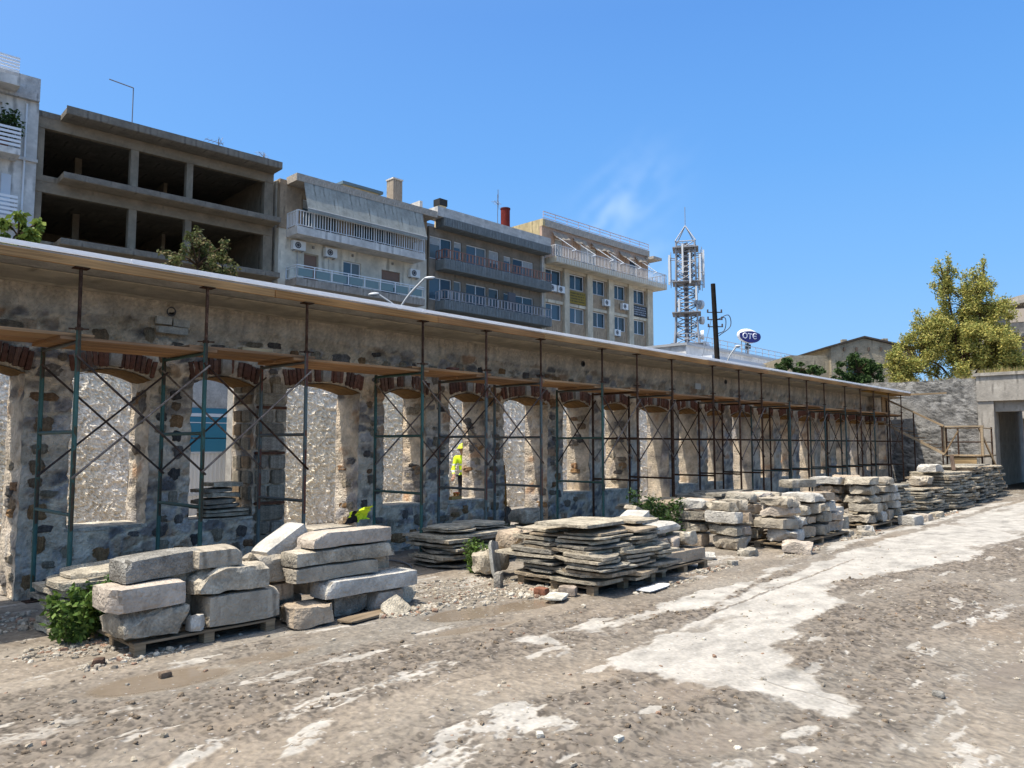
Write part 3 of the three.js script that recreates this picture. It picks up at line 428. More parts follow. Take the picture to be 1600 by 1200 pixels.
function pallet(x, z, w, d, label, turn = 0) {
  const p = thing('wooden_pallet', label, 'pallet', [x, .004, z], turn, 'pallets under the stacked stones'), n = 5; p.scale.y = .8;
  for (let i = 0; i < n; i++) part('deck_board', bx(-w / 2, w / 2, .104, .126, -d / 2 + i * (d - .1) / (n - 1), -d / 2 + i * (d - .1) / (n - 1) + .1), PALLET_M[i % 3], p);
  for (const sx of [-1, 0, 1]) { part('stringer', bx(sx * (w / 2 - .05) - .045, sx * (w / 2 - .05) + .045, .084, .104, -d / 2, d / 2), PALLET_M[(sx + 1) % 3], p); for (const sz of [-1, 0, 1]) part('foot_block', bx(sx * (w / 2 - .05) - .045, sx * (w / 2 - .05) + .045, 0, .084, sz * (d / 2 - .05) - .05, sz * (d / 2 - .05) + .05), PALLET_M[(sz + 1) % 3], p); }
}
let stoneSeed = 1000;
function block(x, y, z, w, h, d, label, o = {}) { // x,z centre; y underside
  const g = rockGeo(w, h, d, { seed: ++stoneSeed, rough: (o.rough ?? .016) * ((o.chips ?? 4) > 6 ? 1.5 : 1), chips: o.chips ?? 4, cut: (o.chips ?? 4) > 6 ? .6 : .74, round: o.round ?? .028, seg: o.seg ?? .06, freq: o.freq ?? 5 });
  const m = single('stone_block', g, o.mat ?? BLOCK_M[stoneSeed % 6], label, 'stone block', o.group ?? 'stone blocks in the stacks'); m.position.set(x, y, z); m.rotation.set(o.rx ?? 0, o.ry ?? 0, o.rz ?? 0); return m;
}
// the stack nearest the camera, on a pallet
{
  const G = 'blocks of the nearest stack', z = -6.62, B = .108, o = (q) => ({ group: G, ...q }), Z = (d) => z - d / 2 + .12;
  pallet(3.22, -6.98, 1.26, .95, 'grey pallet under the nearest stack of stone blocks');
  block(2.78, B, Z(.5), .56, .235, .5, 'rough bottom block with a broken face at the pallet corner, nearest stack', o({ chips: 7, rough: .03, mat: BLOCK_M[0] }));
  block(3.115, B, -6.56, .15, .16, .14, 'fist-like small rock wedged at the pallet front between two big blocks', o({ chips: 9, rough: .03, mat: BLOCK_M[2] }));
  block(3.13, B, -6.98, .22, .27, .3, 'narrow block set back behind the small wedged rock', o({ mat: BLOCK_M[4] }));
  block(3.56, B, Z(.45), .70, .27, .45, 'long squared bottom block at the right end of the nearest stack', o({ chips: 3, mat: BLOCK_M[1] }));
  block(3.0, B, -7.2, .8, .24, .34, 'rear bottom block of the nearest stack half hidden in shade', o({ mat: BLOCK_M[4] }));
  block(2.72, B + .238, Z(.5), .60, .205, .5, 'pale smooth-topped block in the middle layer with a rounded front edge', o({ chips: 3, mat: BLOCK_M[5], rz: .02 }));
  block(3.05, B + .272, -6.98, .36, .24, .42, 'grey block set back in the middle layer of the nearest stack', o({ mat: BLOCK_M[4] }));
  block(3.45, B + .272, Z(.46), .66, .225, .46, 'middle block with a jagged broken top right of the nearest stack', o({ chips: 8, rough: .03, mat: BLOCK_M[0] }));
  block(2.9, B + .45, -6.84, .70, .20, .34, 'dark grey dressed block tilted on top of the nearest stack', o({ chips: 2, mat: GREY_M[0], rz: .055, ry: .06 }));
  block(3.34, B + .50, -6.74, .42, .17, .36, 'neat pale brick-shaped block on top of the nearest stack', o({ chips: 1, round: .02, mat: BLOCK_M[1] }));
}
// second stack: long dressed beams laid crosswise
{
  const G = 'blocks of the second stack', o = (q) => ({ group: G, ...q }), z = -6.65;
  block(4.15, 0, -6.5, .5, .19, .44, 'broken bottom block at the left foot of the beam stack', o({ chips: 8, rough: .03, ry: -.25 }));
  block(4.68, 0, -6.68, .42, .2, .4, 'grey bottom block under the long beams of the second stack', o({ mat: GREY_M[2] }));
  block(5.10, 0, -6.62, .40, .19, .4, 'pale bottom block near the right foot of the beam stack', o({ ry: .1 }));
  block(5.45, 0, -6.72, .32, .17, .36, 'rounded end block at the right foot of the beam stack', o({ chips: 7 }));
  block(4.1, 0, -7.1, .6, .2, .45, 'rear bottom block behind the beam stack', o({ mat: GREY_M[1] }));
  block(4.88, .205, -6.52, 1.16, .17, .3, 'longest pale dressed beam, lowest of the second stack', o({ chips: 3, mat: BLOCK_M[2] }));
  block(4.0, .195, -6.95, .42, .17, .36, 'small squared block left of the lowest beam', o({ chips: 2 }));
  block(4.58, .20, -6.95, .5, .18, .4, 'rust-stained block behind the lowest beam', o({ mat: BLOCK_M[3] }));
  block(4.52, .378, -6.62, 1.0, .145, .3, 'second beam of the crosswise stack, smooth and short', o({ chips: 2, mat: BLOCK_M[1], ry: .03 }));
  block(5.15, .378, -6.78, .3, .15, .26, 'short prop block behind the second beam', o({ mat: BLOCK_M[3] }));
  block(4.02, .37, -6.95, .55, .27, .42, 'big rough block with a dark cavity at the left of the beam stack', o({ chips: 8, rough: .035 }));
  block(4.66, .528, -6.64, 1.26, .15, .3, 'third beam with a broken left end in the second stack', o({ chips: 5, rough: .022, mat: BLOCK_M[0], ry: .04 }));
  block(4.72, .682, -6.66, .98, .16, .32, 'topmost beam with pinkish face, vest behind it', o({ chips: 3, mat: BLOCK_M[5], ry: .02 }));
  block(4.72, .68, -7.02, .5, .17, .3, 'upper block behind the topmost beam beside the vest', o({ mat: BLOCK_M[1] }));
  block(4.2, .645, -6.98, .52, .17, .3, 'ribbed pale block leaning steeply at the top of the second stack', o({ chips: 1, mat: BLOCK_M[2], rz: .5, ry: .1 }));
  const slabL = rockGeo(.75, .03, .22, { seed: 5, flat: true, seg: .08, rough: .008 }); const s1 = single('timber_board', slabL, PALLET_M[1], 'weathered board lying in front of the second stack', 'board'); s1.position.set(4.75, .015, -6.25); s1.rotation.y = .18;
  const s2 = single('broken_slab', rockGeo(.34, .04, .26, { seed: 6, flat: true, chips: 4, seg: .06 }), SLAB_M[4], 'broken pale slab leaning on rubble beside the second stack', 'slab'); s2.position.set(5.02, .05, -6.22); s2.rotation.set(.5, .3, .1);
}
function slabStack(x0, x1, zz0, zz1, y0, y1, where, seed, o = {}) {
  const R = rngOf(seed), G = 'slabs of ' + where; let y = y0, layer = 0;
  while (y < y1 - .02 && layer < 23) {
    const t = (o.t0 ?? .028) + R() * (o.t1 ?? .034), n = Math.max(1, Math.round((x1 - x0) / ((o.len ?? .8) * (.75 + .6 * R())))), taper = 1 - (o.taper ?? .12) * (layer / 16); layer++;
    const cuts = [0]; for (let i = 1; i < n; i++) cuts.push((i + (R() - .5) * .5) / n); cuts.push(1); const cx = (x0 + x1) / 2 + (R() - .5) * .06, W = (x1 - x0) * taper;
    for (let row = 0; row < (o.rows ?? 1); row++) for (let i = 0; i < n; i++) {
      const zs = o.rows ? lerp(zz0, zz1, .42 + .16 * R()) : zz0, z0 = row ? zz0 : zs, z1 = row ? zs : zz1;
      const a = cx - W / 2 + W * cuts[i], b = cx - W / 2 + W * cuts[i + 1], w = (b - a) * (.98 + .1 * R()), d = (z1 - z0) * taper * (.8 + .3 * R()), front = z1 - (z1 - z0) * (1 - taper) / 2 + (R() - .65) * .16;
      const th = t * (.82 + .18 * R()), g = rockGeo(w, th, d, { seed: seed * 31 + layer * 7 + i, flat: true, chips: 4 + Math.floor(R() * 4), seg: .13, rough: .014, round: .012, freq: 7, max: 9 });
      const m = single('stone_slab', g, SLAB_M[Math.floor(R() * 7)], `${o.rows ? (row ? 'front ' : 'rear ') : ''}slab, ${ORD[layer]} layer${n > 1 ? ', ' + (i === 0 ? 'left end' : i === n - 1 ? 'right end' : ORD[i + 1] + ' along') : ''}, of ${where}`, 'stone slab', G);
      m.position.set((a + b) / 2, y, front - d / 2); m.rotation.set((R() - .5) * .03 + (o.rx ?? 0), (R() - .5) * .16, (R() - .5) * .02 + (o.rz ?? 0));
    }
    y += t + .004;
  }
  return y;
}
const slabAt = (x, y, z, w, t, d, rx, ry, rz, label, m = 4, seed = ++stoneSeed, cat = 'stone slab') => { const s = single(cat === 'stone slab' ? 'stone_slab' : 'rubble_stone', rockGeo(w, t, d, { seed, flat: true, chips: 5, seg: .08, rough: .012, round: .014, freq: 7 }), SLAB_M[m], label, cat); s.position.set(x, y, z); s.rotation.set(rx, ry, rz); return s; };
// behind the nearest stack: slabs with weeds in front
slabStack(2.35, 3.35, -8.25, -7.45, 0, .47, 'the weedy stack by the wall', 11, { t0: .045, t1: .04, len: 1.0, taper: .0 });
slabAt(3.02, .53, -7.8, 1.15, .045, .6, .02, .06, .07, 'long tilted slab on top of the weedy stack', 4); slabAt(3.05, .485, -7.75, .95, .04, .6, 0, -.05, .05, 'second slab from the top of the weedy stack', 0);
slabStack(3.75, 4.75, -8.35, -7.55, 0, .42, 'the low stack between weeds and beams', 12, { t0: .045, t1: .03, len: .9 });
{ const b = single('bent_rebar', tube([V(3.35, .60, -7.55), V(3.55, .655, -7.5), V(3.62, .65, -7.5), V(3.64, .62, -7.48), V(3.62, .545, -7.5)], .011, 7, 30), mat(.40, .22, .13, { map: rep(RUSTT, .3) }), 'bent rusty bar sticking out of the weedy slab stack', 'rebar'); }
// on the sill of the third opening
{ let y = SILL + .022; const R = rngOf(31); for (let i = 0; i < 7; i++) { const t = .035 + R() * .03; slabAt(4.98 + (R() - .5) * .2, y, -10.02 + R() * .08, .62 - i * .03, t, .45, (R() - .5) * .06, (R() - .5) * .4, (R() - .5) * .08, `flat slab on the sill of the third opening, ${ORD[i + 1]} from below`, [0, 4, 3, 1, 2, 3, 4][i]).userData.group = 'slabs on the third sill'; y += t + .012; } }
// by the wall, weeds and a leaning pale slab in front
slabStack(7.15, 8.75, -8.75, -7.75, 0, .47, 'the slab stack beside the rising green weed', 14, { len: .9 });
slabStack(7.3, 8.6, -8.6, -7.85, .475, .56, 'the cap of the stack behind the weed', 15, { len: .8 });
{ const s = single('leaning_slab', rockGeo(.34, .48, .05, { seed: 71, seg: .06, chips: 3, rough: .01, round: .012 }), mat(.50, .49, .46, { map: rep(SPECK, .4), bump: rep(GRAIN, .3), bs: .006 }), 'smooth pale slab leaning upright left of the tall slab stack', 'slab'); s.position.set(7.1, .02, -6.78); s.rotation.set(-.22, .5, -.12); }
block(7.3, .02, -7.1, .5, .3, .36, 'rounded pale boulder behind the leaning slab', { chips: 10, rough: .04, round: .09, mat: BLOCK_M[0] });
block(7.62, .28, -6.9, .5, .3, .45, 'pinkish rough boulder against the tall slab stack', { chips: 9, rough: .04, round: .08, mat: BLOCK_M[3] });
block(6.78, 0, -6.45, .2, .19, .1, 'small dark square stone standing at the foot of the tall slab stack', { chips: 1, mat: GREY_M[1], ry: .5 });
// the tall slab stack and the blocks beside it, on two pallets
pallet(7.75, -5.86, 1.3, 1.15, 'pallet under the tall slab stack'); pallet(9.25, -5.9, 1.2, 1.1, 'pallet under the blocks beside the tall slab stack');
slabStack(7.08, 8.72, -6.6, -5.12, .108, .43, 'the tall slab stack at the puddle', 16, { len: .62, taper: -.1, t0: .032, t1: .028, rows: 2 });
slabStack(7.12, 8.6, -6.5, -5.22, .435, .69, 'the upper half of the tall slab stack', 17, { len: .66, taper: .3, t0: .034, t1: .03, rows: 2 });
slabAt(7.62, .715, -5.78, 1.15, .045, .75, .0, .1, -.01, 'big pale slab crowning the tall slab stack', 4); slabAt(8.52, .705, -5.7, .6, .04, .6, 0, -.1, 0, 'smaller pale slab on the right of the tall stack top', 2);
{ const G = 'blocks beside the tall slab stack', o = (q) => ({ group: G, ...q });
  block(9.25, .108, -5.55, 1.25, .17, .34, 'long smooth kerb block lowest on the pallet beside the tall slab stack', o({ chips: 1, mat: BLOCK_M[3] })); block(9.2, .108, -6.1, 1.1, .2, .4, 'rear base block behind the long kerb block', o({ mat: BLOCK_M[1] }));
  block(8.92, .306, -5.62, .34, .16, .3, 'left block of the three on the long kerb block', o({ mat: BLOCK_M[3] })); block(9.26, .306, -5.6, .28, .15, .3, 'middle block of the three on the long kerb block', o({ chips: 7 })); block(9.62, .306, -5.62, .36, .19, .32, 'right rough block of the three on the long kerb block', o({ chips: 8, rough: .03, mat: BLOCK_M[0] })); block(9.2, .335, -6.05, .9, .16, .34, 'rear middle block beside the tall slab stack', o({}));
  block(9.18, .50, -5.75, .78, .13, .42, 'white rounded block lying across the three blocks', o({ chips: 5, round: .06, mat: BLOCK_M[2], ry: .12 }));
  block(8.95, .645, -5.95, .42, .13, .34, 'flat pale block tilted at the right shoulder of the tall stack', o({ chips: 2, mat: BLOCK_M[2], rz: .18, ry: .3 })); block(9.55, .66, -6.25, .5, .08, .3, 'pale plank-like slab leaning down beside the dark bush', o({ chips: 2, rz: -.5, ry: -.3, mat: BLOCK_M[1] }));
}
// big rocks standing in the fourth doorway row, behind the tall stack
block(10.05, 0, -8.9, .75, .34, .5, 'big lower boulder by the wall behind the tall slab stack', { chips: 9, rough: .05, round: .08, mat: GREY_M[2] }); block(10.1, .345, -8.92, .62, .26, .46, 'big rounded boulder resting on another by the wall', { chips: 8, rough: .04, round: .09, mat: BLOCK_M[0] });
block(6.55, 0, -9.35, .42, .3, .34, 'dark rounded boulder in the shade at the wall foot', { chips: 8, rough: .04, round: .1, mat: GREY_M[2] });
slabStack(12.1, 13.7, -8.5, -7.3, 0, .62, 'the stack behind the dark bush', 18, { len: .95, t0: .045 });
slabStack(14.3, 16.4, -8.6, -7.5, 0, .66, 'the stack along the wall right of the bush', 19, { len: 1.1, t0: .05 });
// piles of squared blocks further along
function blockPile(x0, x1, z0, z1, y0, hs, where, seed, keep = 1) {
  const R = rngOf(seed), G = 'blocks of ' + where; let y = y0;
  hs.forEach((h, L) => {
    const end = L / hs.length, xs = x0 + (R() - .5) * .1, nx = Math.max(2, Math.round((x1 - x0) * (1 - end * .22) / (.52 + R() * .22))), wv = (x1 - x0) * (1 - end * .22) / nx; let c = 0;
    for (let row = 0; row < 2; row++) for (let i = 0; i < nx; i++) {
      if (L === hs.length - 1 && R() > keep) continue; if (row && L === 0 && i) continue;
      const w = wv * (.72 + .26 * R()), d = (z1 - z0) / 2 * (.8 + .22 * R()), hh = h * (.84 + .2 * R()); c++;
      block(xs + wv * (i + .5), y, (row ? z0 + (z1 - z0) * .25 : z1 - (z1 - z0) * .25) + (R() - .5) * .1, w, hh, d, `${row ? 'rear' : 'front'}-row block, ${ORD[L + 1]} layer, ${ORD[i + 1]} from left, in ${where}`, { group: G, chips: 5 + Math.floor(R() * 9), rough: .02 + R() * .03, round: .012 + R() * .025, ry: (R() - .5) * .4, rz: (R() - .5) * .07, seg: .06 });
    } y += h + .003;
  });
}
pallet(13.55, -5.75, 2.6, 1.2, 'pallet under the first big block pile'); blockPile(12.25, 14.95, -6.5, -5.15, .108, [.205, .185, .18, .17], 'the first big block pile', 21, .6);
blockPile(11.6, 12.2, -7.0, -5.7, 0, [.22, .2, .19, .17], 'the column left of the block pile', 22, .9);
block(15.5, 0, -5.75, .85, .3, .6, 'large rough block between the two big block piles', { chips: 7, rough: .03 }); block(15.6, .305, -5.8, .6, .17, .4, 'flat white block lying on the large rough block', { mat: BLOCK_M[2] });
block(14.6, .885, -6.0, .7, .16, .34, 'grey beam lying on the first big block pile', { mat: BLOCK_M[4], ry: -.3 });
pallet(17.3, -5.72, 2.2, 1.15, 'pallet under the second big block pile'); blockPile(16.3, 18.5, -6.45, -5.15, .108, [.21, .18, .17, .18, .16], 'the second big block pile', 23, .6); blockPile(15, 16.25, -7.3, -6.2, 0, [.22, .2, .18], 'the low heap between the block piles', 29, .6);
block(17.95, 0, -4.95, .52, .2, .36, 'single pale block lying alone in front of the far slab stacks', { chips: 2, mat: BLOCK_M[2], ry: -.1 });
{ const R = rngOf(66), spots = [[10.5, -5.75], [10.9, -6.3], [11.3, -5.45], [12.05, -5.0], [14.95, -5.25], [15.2, -5.0], [15.9, -5.2], [16.1, -6.0], [18.7, -5.3], [19.3, -5.05], [20.2, -5.0]]; spots.forEach(([x, z], i) => block(x, -.015, z, .26 + R() * .22, .12 + R() * .1, .22 + R() * .16, `tumbled loose block on the ground, ${ORD[i + 1]} from the tall slab stack going right`, { group: 'tumbled blocks along the stacks', chips: 9, rough: .03, ry: R() * 3, rz: (R() - .5) * .3 })); }
// far slab stacks up to the end of the yard
slabStack(18.8, 20.1, -6.5, -5.35, 0, .75, 'the first far slab stack', 24, { len: .8, t0: .035 });
slabStack(20.3, 22.3, -6.4, -5.15, 0, .62, 'the second far slab stack', 25, { len: .9, t0: .035 });
slabStack(22.5, 25.2, -6.4, -5.05, 0, .95, 'the third far slab stack', 26, { len: 1.1, t0: .04 });
slabStack(25.5, 28.2, -6.5, -5.2, 0, 1.05, 'the fourth far slab stack', 27, { len: 1.2, t0: .045 });
slabStack(28.6, 31, -6.6, -5.4, 0, .98, 'the last slab stack by the platform', 28, { len: 1.2, t0: .045 });
block(22.0, .64, -5.8, .7, .22, .5, 'white boulder on top of the second far slab stack', { chips: 8, rough: .04 }); block(22.6, .97, -5.7, .8, .2, .5, 'pale boulder at the left top of the third far slab stack', { chips: 8, rough: .04, mat: BLOCK_M[2] });
{ const m = mat(.13, .10, .085, { map: rep(WOODT, .8) }); const b = single('timber_offcut', bar(V(24.6, .97, -5.6), V(25.05, 1.38, -5.75), .1, .06), m, 'dark timber sticking up from the far slab stacks', 'timber'); }

// ---------------------------------------------------------------- loose rubble, gravel, clods
{
  const R = rngOf(808), geos = [0, 1, 2].map((i) => rockGeo(1, .7, .85, { seed: 900 + i, seg: .3, max: 4, rough: .2, round: .25, chips: 6 }));
  const scatter = (name, label, n, place, tones, m) => {
    geos.forEach((g, gi) => {
      const im = new THREE.InstancedMesh(g, m, Math.ceil(n / 3)); im.name = numbered(name); im.castShadow = im.receiveShadow = true; const q = new THREE.Matrix4(), c = new THREE.Color();
      for (let i = 0; i < im.count; i++) { const [x, z, s] = place(); q.compose(V(x, hgt(x, z) - s * .2, z), new THREE.Quaternion().setFromEuler(new THREE.Euler((R() - .5) * .5, R() * 6.3, (R() - .5) * .5)), V(s * (.7 + R() * .7), s * (.5 + R() * .6), s * (.7 + R() * .6))); im.setMatrixAt(i, q); const t = tones[Math.floor(R() * tones.length)], k = .75 + .5 * R(); c.setRGB(t[0] * k, t[1] * k, t[2] * k); im.setColorAt(i, c); }
      im.userData = { label: label[gi], category: 'rubble', kind: 'stuff' }; scene.add(im);
    });
  };
  const rub = mat(1, 1, 1, { map: rep(SPECK, 1), rough: .95 }), T1 = [[.52, .47, .40], [.46, .41, .345], [.58, .54, .475], [.40, .355, .30], [.48, .42, .34], [.54, .49, .42], [.42, .37, .30], [.36, .24, .18]], T2 = [[.26, .205, .155], [.29, .23, .175], [.23, .18, .135]];
  const heaps = [[2.45, -7.1, .55, .3, 380, .04], [6.55, -6.7, .8, .6, 900, .032], [5.2, -6.2, .4, .22, 320, .05], [6.9, -5.85, .5, .3, 300, .06], [2.6, -6.45, .5, .15, 150, .04], [9.6, -5.2, .6, .12, 160, .05], [12.3, -5.0, .9, .15, 160, .05], [15, -5, 1.2, .2, 120, .06], [6.1, -6.2, .7, .35, 350, .04], [20.5, -5, 1.8, .15, 120, .07], [2.3, -8.6, .8, .5, 260, .06], [8.2, -4.98, .7, .1, 140, .04]], tot = heaps.reduce((s, h) => s + h[4], 0);
  scatter('rubble', ['loose pale rubble lying at the foot of the stone stacks', 'grey gravel spilled between the stone stacks', 'broken stone chips around the pallets'], tot, () => { let k = R() * tot, i = 0; while ((k -= heaps[i][4]) > 0) i++; const h = heaps[i], a = R() * 6.283, r = Math.sqrt(R()); return [h[0] + Math.cos(a) * r * h[2], h[1] + Math.sin(a) * r * h[3], h[5] * (.35 + 1.2 * R() ** 3)]; }, T1, rub);
  scatter('pebbles', ['pale pebbles scattered over the muddy yard', 'small stones pressed into the mud', 'chips of stone strewn on the yard'], 2700, () => { const x = 1 + 13 * R() ** 1.3, z = -9 + 9 * R(); return [x, z, .009 + .036 * R() ** 5]; }, T1, rub);
  const clods = []; let guard = 0; while (clods.length < 1500 && guard++ < 60000) { const x = 1 + 10 * R() ** 1.2, z = -6.3 + 6.2 * R(), c = groundAt(x, z)[2]; if (R() < c * c * 1.3) clods.push([x, z, .010 + .034 * R() ** 4]); } let ci = 0;
  scatter('mud_clods', ['dark clods of mud turned up by tyres', 'crumbled mud along the wheel tracks', 'lumps of dried mud on the yard'], clods.length, () => clods[ci++ % clods.length], T2, mat(1, 1, 1, { map: rep(SPECK, 1), rough: 1 }));
  const st = [[2.55, -5.82, .07, 'brown stone lying in the mud before the nearest stack', [.2, .15, .115]], [2.33, -6.5, .085, 'dark brick fragment lying left of the nearest pallet', [.2, .13, .10]], [6.92, -5.5, .17, 'upright pinkish stone at the edge of the puddle', [.48, .40, .34]], [3.75, -2.62, .045, 'flat white stone on the mud in the foreground', [.7, .68, .63]], [3.5, -3.0, .05, 'small white stone on bare mud', [.62, .6, .55]], [5.9, -1.5, .06, 'grey stone on the mud at the right', [.4, .38, .35]], [10.3, -5.2, .12, 'loose pale stone past the blocks on the pallet', [.5, .47, .42]], [4.6, -1.1, .07, 'pale flat stone near the lower right corner', [.55, .5, .44]], [6.75, -5.75, .13, 'reddish broken tile lying in the rubble at the puddle', [.33, .15, .10]]];
  st.forEach(([x, z, s, l, c], i) => { const o = single('loose_stone', rockGeo(s * 1.3, s * .75, s, { seed: 950 + i, seg: s / 3, rough: s * .15, round: s * .25, chips: 8 }), mat(...c, { map: rep(SPECK, .4), bump: rep(GRAIN, .2), bs: .008 }), l, 'stone', 'loose stones on the yard'); o.position.set(x, hgt(x, z) - .008, z); o.rotation.y = i; });
  slabAt(6.62, .03, -5.42, .36, .03, .24, 0, .4, .02, 'white marble tile lying flat beside the puddle', 4).material = mat(.68, .65, .58, { map: rep(SPECK, .6) }); slabAt(7.9, .02, -4.98, .6, .02, .2, 0, .1, 0, 'thin white board lying before the tall slab stack', 4).material = mat(.62, .6, .56);
  single('hose', tube([V(5.0, .03, -7.6), V(5.9, .025, -7.75), V(6.6, .025, -7.95), V(7.0, .03, -8.35), V(7.15, .03, -8.9), V(6.9, .03, -9.4)], .014, 7, 60), mat(.10, .10, .105, { rough: .6 }), 'thin dark hose curving over the ground to the wall', 'hose');
}
// ---------------------------------------------------------------- weeds and grass
const LEAF = (r, g, b) => mat(r, g, b, { rough: .75, trans: .35, double: true, vc: true });
function leafCloud(R, clumps, n, size, tones, droop = .3) {
  const pos = [], col = [], tri = (a, b, c, k) => { for (const p of [a, b, c]) { pos.push(p.x, p.y, p.z); col.push(...k); } };
  const tot = clumps.reduce((s, c) => s + c[3] * c[4] * c[5], 0);
  for (let i = 0; i < n; i++) {
    let k = R() * tot, j = 0; while ((k -= clumps[j][3] * clumps[j][4] * clumps[j][5]) > 0 && j < clumps.length - 1) j++; const [cx, cy, cz, rx, ry, rz] = clumps[j];
    const d = V(R() - .5, R() - .5, R() - .5).normalize(), r = .12 + 1.2 * R() ** 1.1, p = V(cx + d.x * rx * r, cy + d.y * ry * r, cz + d.z * rz * r), s = size * (.55 + .9 * R());
    const a = V(R() - .5, (R() - .5) * .7 - droop, R() - .5).normalize(), b = a.clone().cross(V(R() - .5, R() - .5, R() - .5)).normalize(), t = tones[Math.floor(R() * tones.length)], v = .8 + .4 * R(), kk = t.map((q) => q * v);
    const tip = p.clone().addScaledVector(a, s), m1 = p.clone().addScaledVector(a, s * .45).addScaledVector(b, s * .28), m2 = p.clone().addScaledVector(a, s * .45).addScaledVector(b, -s * .28); tri(p, m1, tip, kk); tri(p, tip, m2, kk);
  }
  const g = new THREE.BufferGeometry(); g.setAttribute('position', new THREE.Float32BufferAttribute(pos, 3)); g.setAttribute('color', new THREE.Float32BufferAttribute(col, 3)); g.computeVertexNormals(); return g;
}
function weed(x, z, w, h, n, size, tones, label, seed, name = 'weed') {
  const R = rngOf(seed), o = thing(name, label, 'plant', [x, 0, z]), cl = [], st = [];
  for (let i = 0; i < 11; i++) { const a = R() * 6.3, r = R() * w * .45, y = h * (.55 + .45 * R()), tx = Math.cos(a) * r * 1.2, tz = Math.sin(a) * r * 1.2; st.push(tube([V(Math.cos(a) * r * .4, 0, Math.sin(a) * r * .4), V(tx * .7, y * .5, tz * .7), V(tx, y, tz)], .005, 5, 6)); for (let k = 0; k < 4; k++) { const t = .25 + k * .25; cl.push([tx * lerp(.5, 1, t), y * t, tz * lerp(.5, 1, t), w * .14, h * .12, w * .14]); } }
  part('stem', st, mat(.14, .16, .06), o); part('foliage', leafCloud(R, cl, n, size, tones, 0), LEAF(1, 1, 1), o);
}
const GREEN = [[.10, .17, .03], [.13, .21, .04], [.08, .13, .03], [.17, .24, .06]], DKGREEN = [[.05, .09, .025], [.07, .12, .03], [.04, .07, .02]];
weed(2.42, -7.35, .42, .5, 1500, .055, GREEN, 'light green weed growing before the nearest slab stack', 1); weed(2.75, -7.3, .4, .55, 1500, .05, DKGREEN.concat(GREEN.slice(0, 1)), 'dark leafy weed between slab stack and nearest blocks', 2);
weed(7.3, -7.35, .5, .42, 1700, .04, GREEN, 'bright green weed before the slab stack by the wall', 3); weed(11.2, -7.0, .85, .85, 3000, .06, DKGREEN, 'dark round bush between the slab stack and block pile', 4, 'bush');
function grass(x, z, w, h, n, label, seed) { const R = rngOf(seed), pos = [], col = []; for (let i = 0; i < n; i++) { const bx2 = (R() - .5) * w, bz = (R() - .5) * w * .6, hh = h * (.4 + .7 * R()), a = R() * 6.3, lx = Math.cos(a) * hh * .35, lz = Math.sin(a) * hh * .35, ww = .007, c = [[.15, .2, .05], [.22, .22, .08], [.1, .15, .04]][i % 3]; for (const [p, q] of [[[bx2 - ww, 0, bz], [bx2 + ww, 0, bz]]]) { pos.push(...p, ...q, bx2 + lx, hh, bz + lz); col.push(...c, ...c, ...c); } } const g = new THREE.BufferGeometry(); g.setAttribute('position', new THREE.Float32BufferAttribute(pos, 3)); g.setAttribute('color', new THREE.Float32BufferAttribute(col, 3)); g.computeVertexNormals(); const o = single('grass', g, LEAF(1, 1, 1), label, 'grass'); o.position.set(x, 0, z); o.userData.kind = 'stuff'; }
grass(9.4, -8.8, .6, .45, 240, 'tall dry grass at the wall behind the slab stacks', 5); grass(10.6, -8.2, .9, .4, 260, 'yellowish grass tufts before the big boulders', 6); grass(9.9, -7.6, .5, .3, 140, 'grass tuft in the gap behind the tall slab stack', 7);

// ---------------------------------------------------------------- safety vest thrown on the second stack
{
  const N = 30, g = new THREE.PlaneGeometry(.34, .42, N, N), p = g.attributes.position, col = [];
  for (let i = 0; i < p.count; i++) { const x = p.getX(i), y = p.getY(i), f = (fbm(x * 9 + 3, y * 9, 3, 401) - .5) * .18 + (fbm(x * 22, y * 22, 2, 403) - .5) * .05, u = y + .21; const ang = u * 3.6; p.setXYZ(i, x * (1 - .3 * u) + f * .4, .03 + Math.sin(clamp(ang, 0, 2.2)) * .14 + f * .35 + .03 * (x > 0 ? 1 : 0), -Math.cos(clamp(ang, 0, 2.9)) * .09 + f * .5); const dark = (Math.abs(x + .10) < .045 && u > .1) || (u < .12 && x < -.02); col.push(...(dark ? [.015, .015, .018] : [.46, .60, .03])); }
  g.setAttribute('color', new THREE.Float32BufferAttribute(col, 3)); g.computeVertexNormals(); const v = single('safety_vest', strip(g), mat(1, 1, 1, { vc: true, double: true, rough: .9 }), 'crumpled yellow and black safety vest lying on the second stack', 'vest'); v.position.set(5.0, .83, -6.76); v.rotation.y = .1;
}
